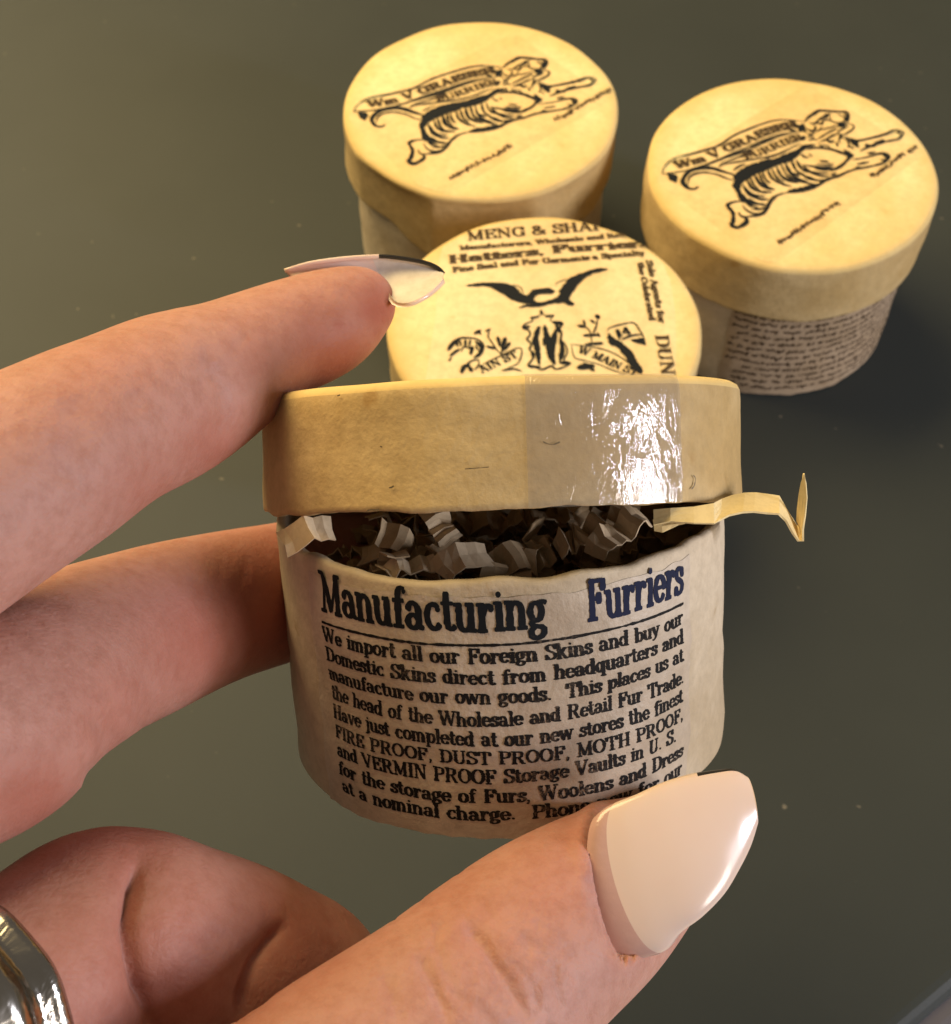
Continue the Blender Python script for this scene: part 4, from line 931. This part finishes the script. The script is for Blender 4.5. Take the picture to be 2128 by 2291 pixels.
vm = t.n('ShaderNodeVectorMath'); vm.operation = 'MULTIPLY_ADD'; vm.inputs[1].default_value = (.12, .12, .12); t.l(wn.outputs['Color'], vm.inputs[0]); t.l(t.co, vm.inputs[2]); t.l(vm.outputs[0], vo.inputs['Vector'])
nb = t.bump(vo.outputs['Distance'], .30, .014); nb = t.bump(n1, .30, .02, nb); nb = t.bump(n2, .30, .007, nb)
M_skin = t.set(Base_Color=base_c, Roughness=.55, Specular_IOR_Level=.28, Normal=nb, Subsurface_Weight=.30, Subsurface_Radius=(1.0, .34, .18), Subsurface_Scale=.10*S)
hand = mesh('hand', HC-c0, HF.tolist(), M_skin); hand.location = Vector(c0*S)
av = hand.data.attributes.new('redness', 'FLOAT', 'POINT'); av.data.foreach_set('value', red.astype(np.float32))
tag(hand, 'left hand with long pale nails holding the open round box', 'hand')
hand_w = c0

# ------------------------------------------------------------------ fingernails (curved plates with thickness)
t = NT('pale_nail_polish'); n0 = t.noise(2.5, 3, .5)
M_nail = t.set(Base_Color=t.mix(n0, (.68, .52, .43), (.72, .56, .47)), Roughness=.2, Specular_IOR_Level=.4, Coat_Weight=.25, Coat_Roughness=.08, Subsurface_Weight=.15, Subsurface_Radius=(1., .6, .4), Subsurface_Scale=.05*S)
t = NT('bare_nail'); n0 = t.noise(6, 4, .6, (1, 1, 1))
M_bare = t.set(Base_Color=t.mix(n0, (.50, .30, .26), (.58, .37, .32)), Roughness=.22, Specular_IOR_Level=.55, Normal=t.bump(n0, .3, .02), Coat_Weight=.4)
t = NT('dark_nail_edge'); M_nedge = t.set(Base_Color=(.02, .017, .015), Roughness=.3)
t = NT('underside_of_nail'); n0 = t.noise(7, 4, .65); M_under = t.set(Base_Color=t.mix(t.ramp(n0, [(.4, 0.), (.7, 1.)]), (.64, .57, .50), (.52, .45, .38)), Roughness=.4)
def loft(name, rows, thick, mats, pick, parent, nv=16, sub=3, fix=None):
    """rows: (edge A, edge B, bulge vector) in world units; a curved plate with thickness"""
    A_ = catmull([r[0] for r in rows], sub); B_ = catmull([r[1] for r in rows], sub); U_ = catmull([r[2] for r in rows], sub)
    G = np.array([[a+(b-a)*(.5-.5*math.cos(math.pi*j/nv))+u*math.sin(math.pi*j/nv)**.9 for j in range(nv+1)] for a, b, u in zip(A_, B_, U_)])
    if fix: G = fix(G)
    n = len(G); W = nv+1; du = np.gradient(G, axis=0); dv = np.gradient(G, axis=1); N = np.cross(du, dv); N /= np.linalg.norm(N, axis=2)[..., None]+1e-9
    if (N*U_[:, None]).sum() < 0: N = -N
    Vo = G+N*thick/2; Vi = G-N*thick/2; V = np.concatenate([Vo.reshape(-1, 3), Vi.reshape(-1, 3)]); o = n*W; Fc, mi = [], []
    f = lambda i, j: i*W+j
    for i in range(n-1):
        for j in range(nv):
            Fc.append((f(i, j), f(i+1, j), f(i+1, j+1), f(i, j+1))); mi.append(pick(i/(n-1), (j+.5)/nv, 0))
            Fc.append((o+f(i, j+1), o+f(i+1, j+1), o+f(i+1, j), o+f(i, j))); mi.append(pick(i/(n-1), (j+.5)/nv, 1))
    for i in range(n-1):
        for j in (0, nv): Fc.append((f(i, j), o+f(i, j), o+f(i+1, j), f(i+1, j))); mi.append(pick(i/(n-1), j/nv, 2))
    for i in (0, n-1):
        for j in range(nv): Fc.append((f(i, j), f(i, j+1), o+f(i, j+1), o+f(i, j))); mi.append(pick(i/(n-1), j/nv, 2))
    ob = mesh(name, V-hand_w, Fc, mats[0], parent)
    for m_ in mats[1:]: ob.data.materials.append(m_)
    ob.data.polygons.foreach_set('material_index', mi); return ob
# thumb: upper edge A, lower edge B, from the cuticle to the tip
loft('fingernail', rows, .04, [M_nail, M_bare, M_nedge, M_under], lambda u, v, s: 3 if s == 1 else (2 if (v < .09 and u > .64) else (1 if u < .215 else 0)), hand, 22, 6)
# index: seen from below its free edge
bl = unit(.25*UP+1.0*FW-.15*RT)
IX = [((553,526),(585,556),11.85,11.80,.06),((600,512),(640,550),11.92,11.88,.09),((660,503),(690,545),11.96,11.92,.12),((712,499),(738,552),11.98,11.92,.15),((748,498),(764,588),12.0,11.82,.17),((790,503),(795,592),12.02,11.72,.17),((826,510),(828,577),12.03,11.76,.14),((850,520),(850,560),12.04,11.84,.09),((862,532),(863,546),12.04,11.92,.03)]
rows = [(atk(*a, d1), atk(*b, d2), bl*u) for a, b, d1, d2, u in IX]
loft('fingernail', rows, .035, [M_nail, M_nedge, M_under], lambda u, v, s: (1 if (v < .07 and u > .42) else (2 if u > .40 else 0)) if s == 1 else (1 if (v < .06 and u > .42) else 0), hand)

# ------------------------------------------------------------------ ring on the curled finger
t = NT('gold_metal'); n0 = t.noise(3, 4, .6, (1, 1, 1), .6)
M_gold = t.set(Base_Color=(.50, .47, .42), Metallic=1.0, Roughness=t.ramp(n0, [(.3, .08), (.7, .28)]), Normal=t.bump(n0, .35, .06))
ra = atk(-140, 2030, 8.3); rb = atk(110, 1880, 9.15); rc = atk(-48, 1974, 8.56); axd = unit(rb-ra); rx = unit(np.cross(axd, UP)); ry = np.cross(axd, rx)
rin = 206*K/F*8.66
prof = [(rin-.05, .10), (rin+.07, .12), (rin+.10, .07), (rin+.085, .02), (rin+.05, -.03), (rin+.045, -.10), (rin+.09, -.14), (rin+.115, -.22), (rin+.10, -.30), (rin+.05, -.36), (rin+.05, -.46), (rin+.09, -.52), (rin+.06, -.60), (rin-.05, -.62)]
V, Fc = [], []; m = len(prof); ns = 96
for k in range(ns):
    a = 6.2832*k/ns; tw = 1+.012*math.sin(9*a)
    for r, z in prof: V.append(rx*r*tw*math.cos(a)+ry*r*tw*math.sin(a)+axd*z)
for k in range(ns):
    for j in range(m): Fc.append((k*m+j, k*m+(j+1) % m, ((k+1) % ns)*m+(j+1) % m, ((k+1) % ns)*m+j))
o = mesh('ring', V, Fc, M_gold); o.location = Vector(rc*S)
tag(o, 'wide shiny metal ring on the curled finger at the bottom left', 'ring')
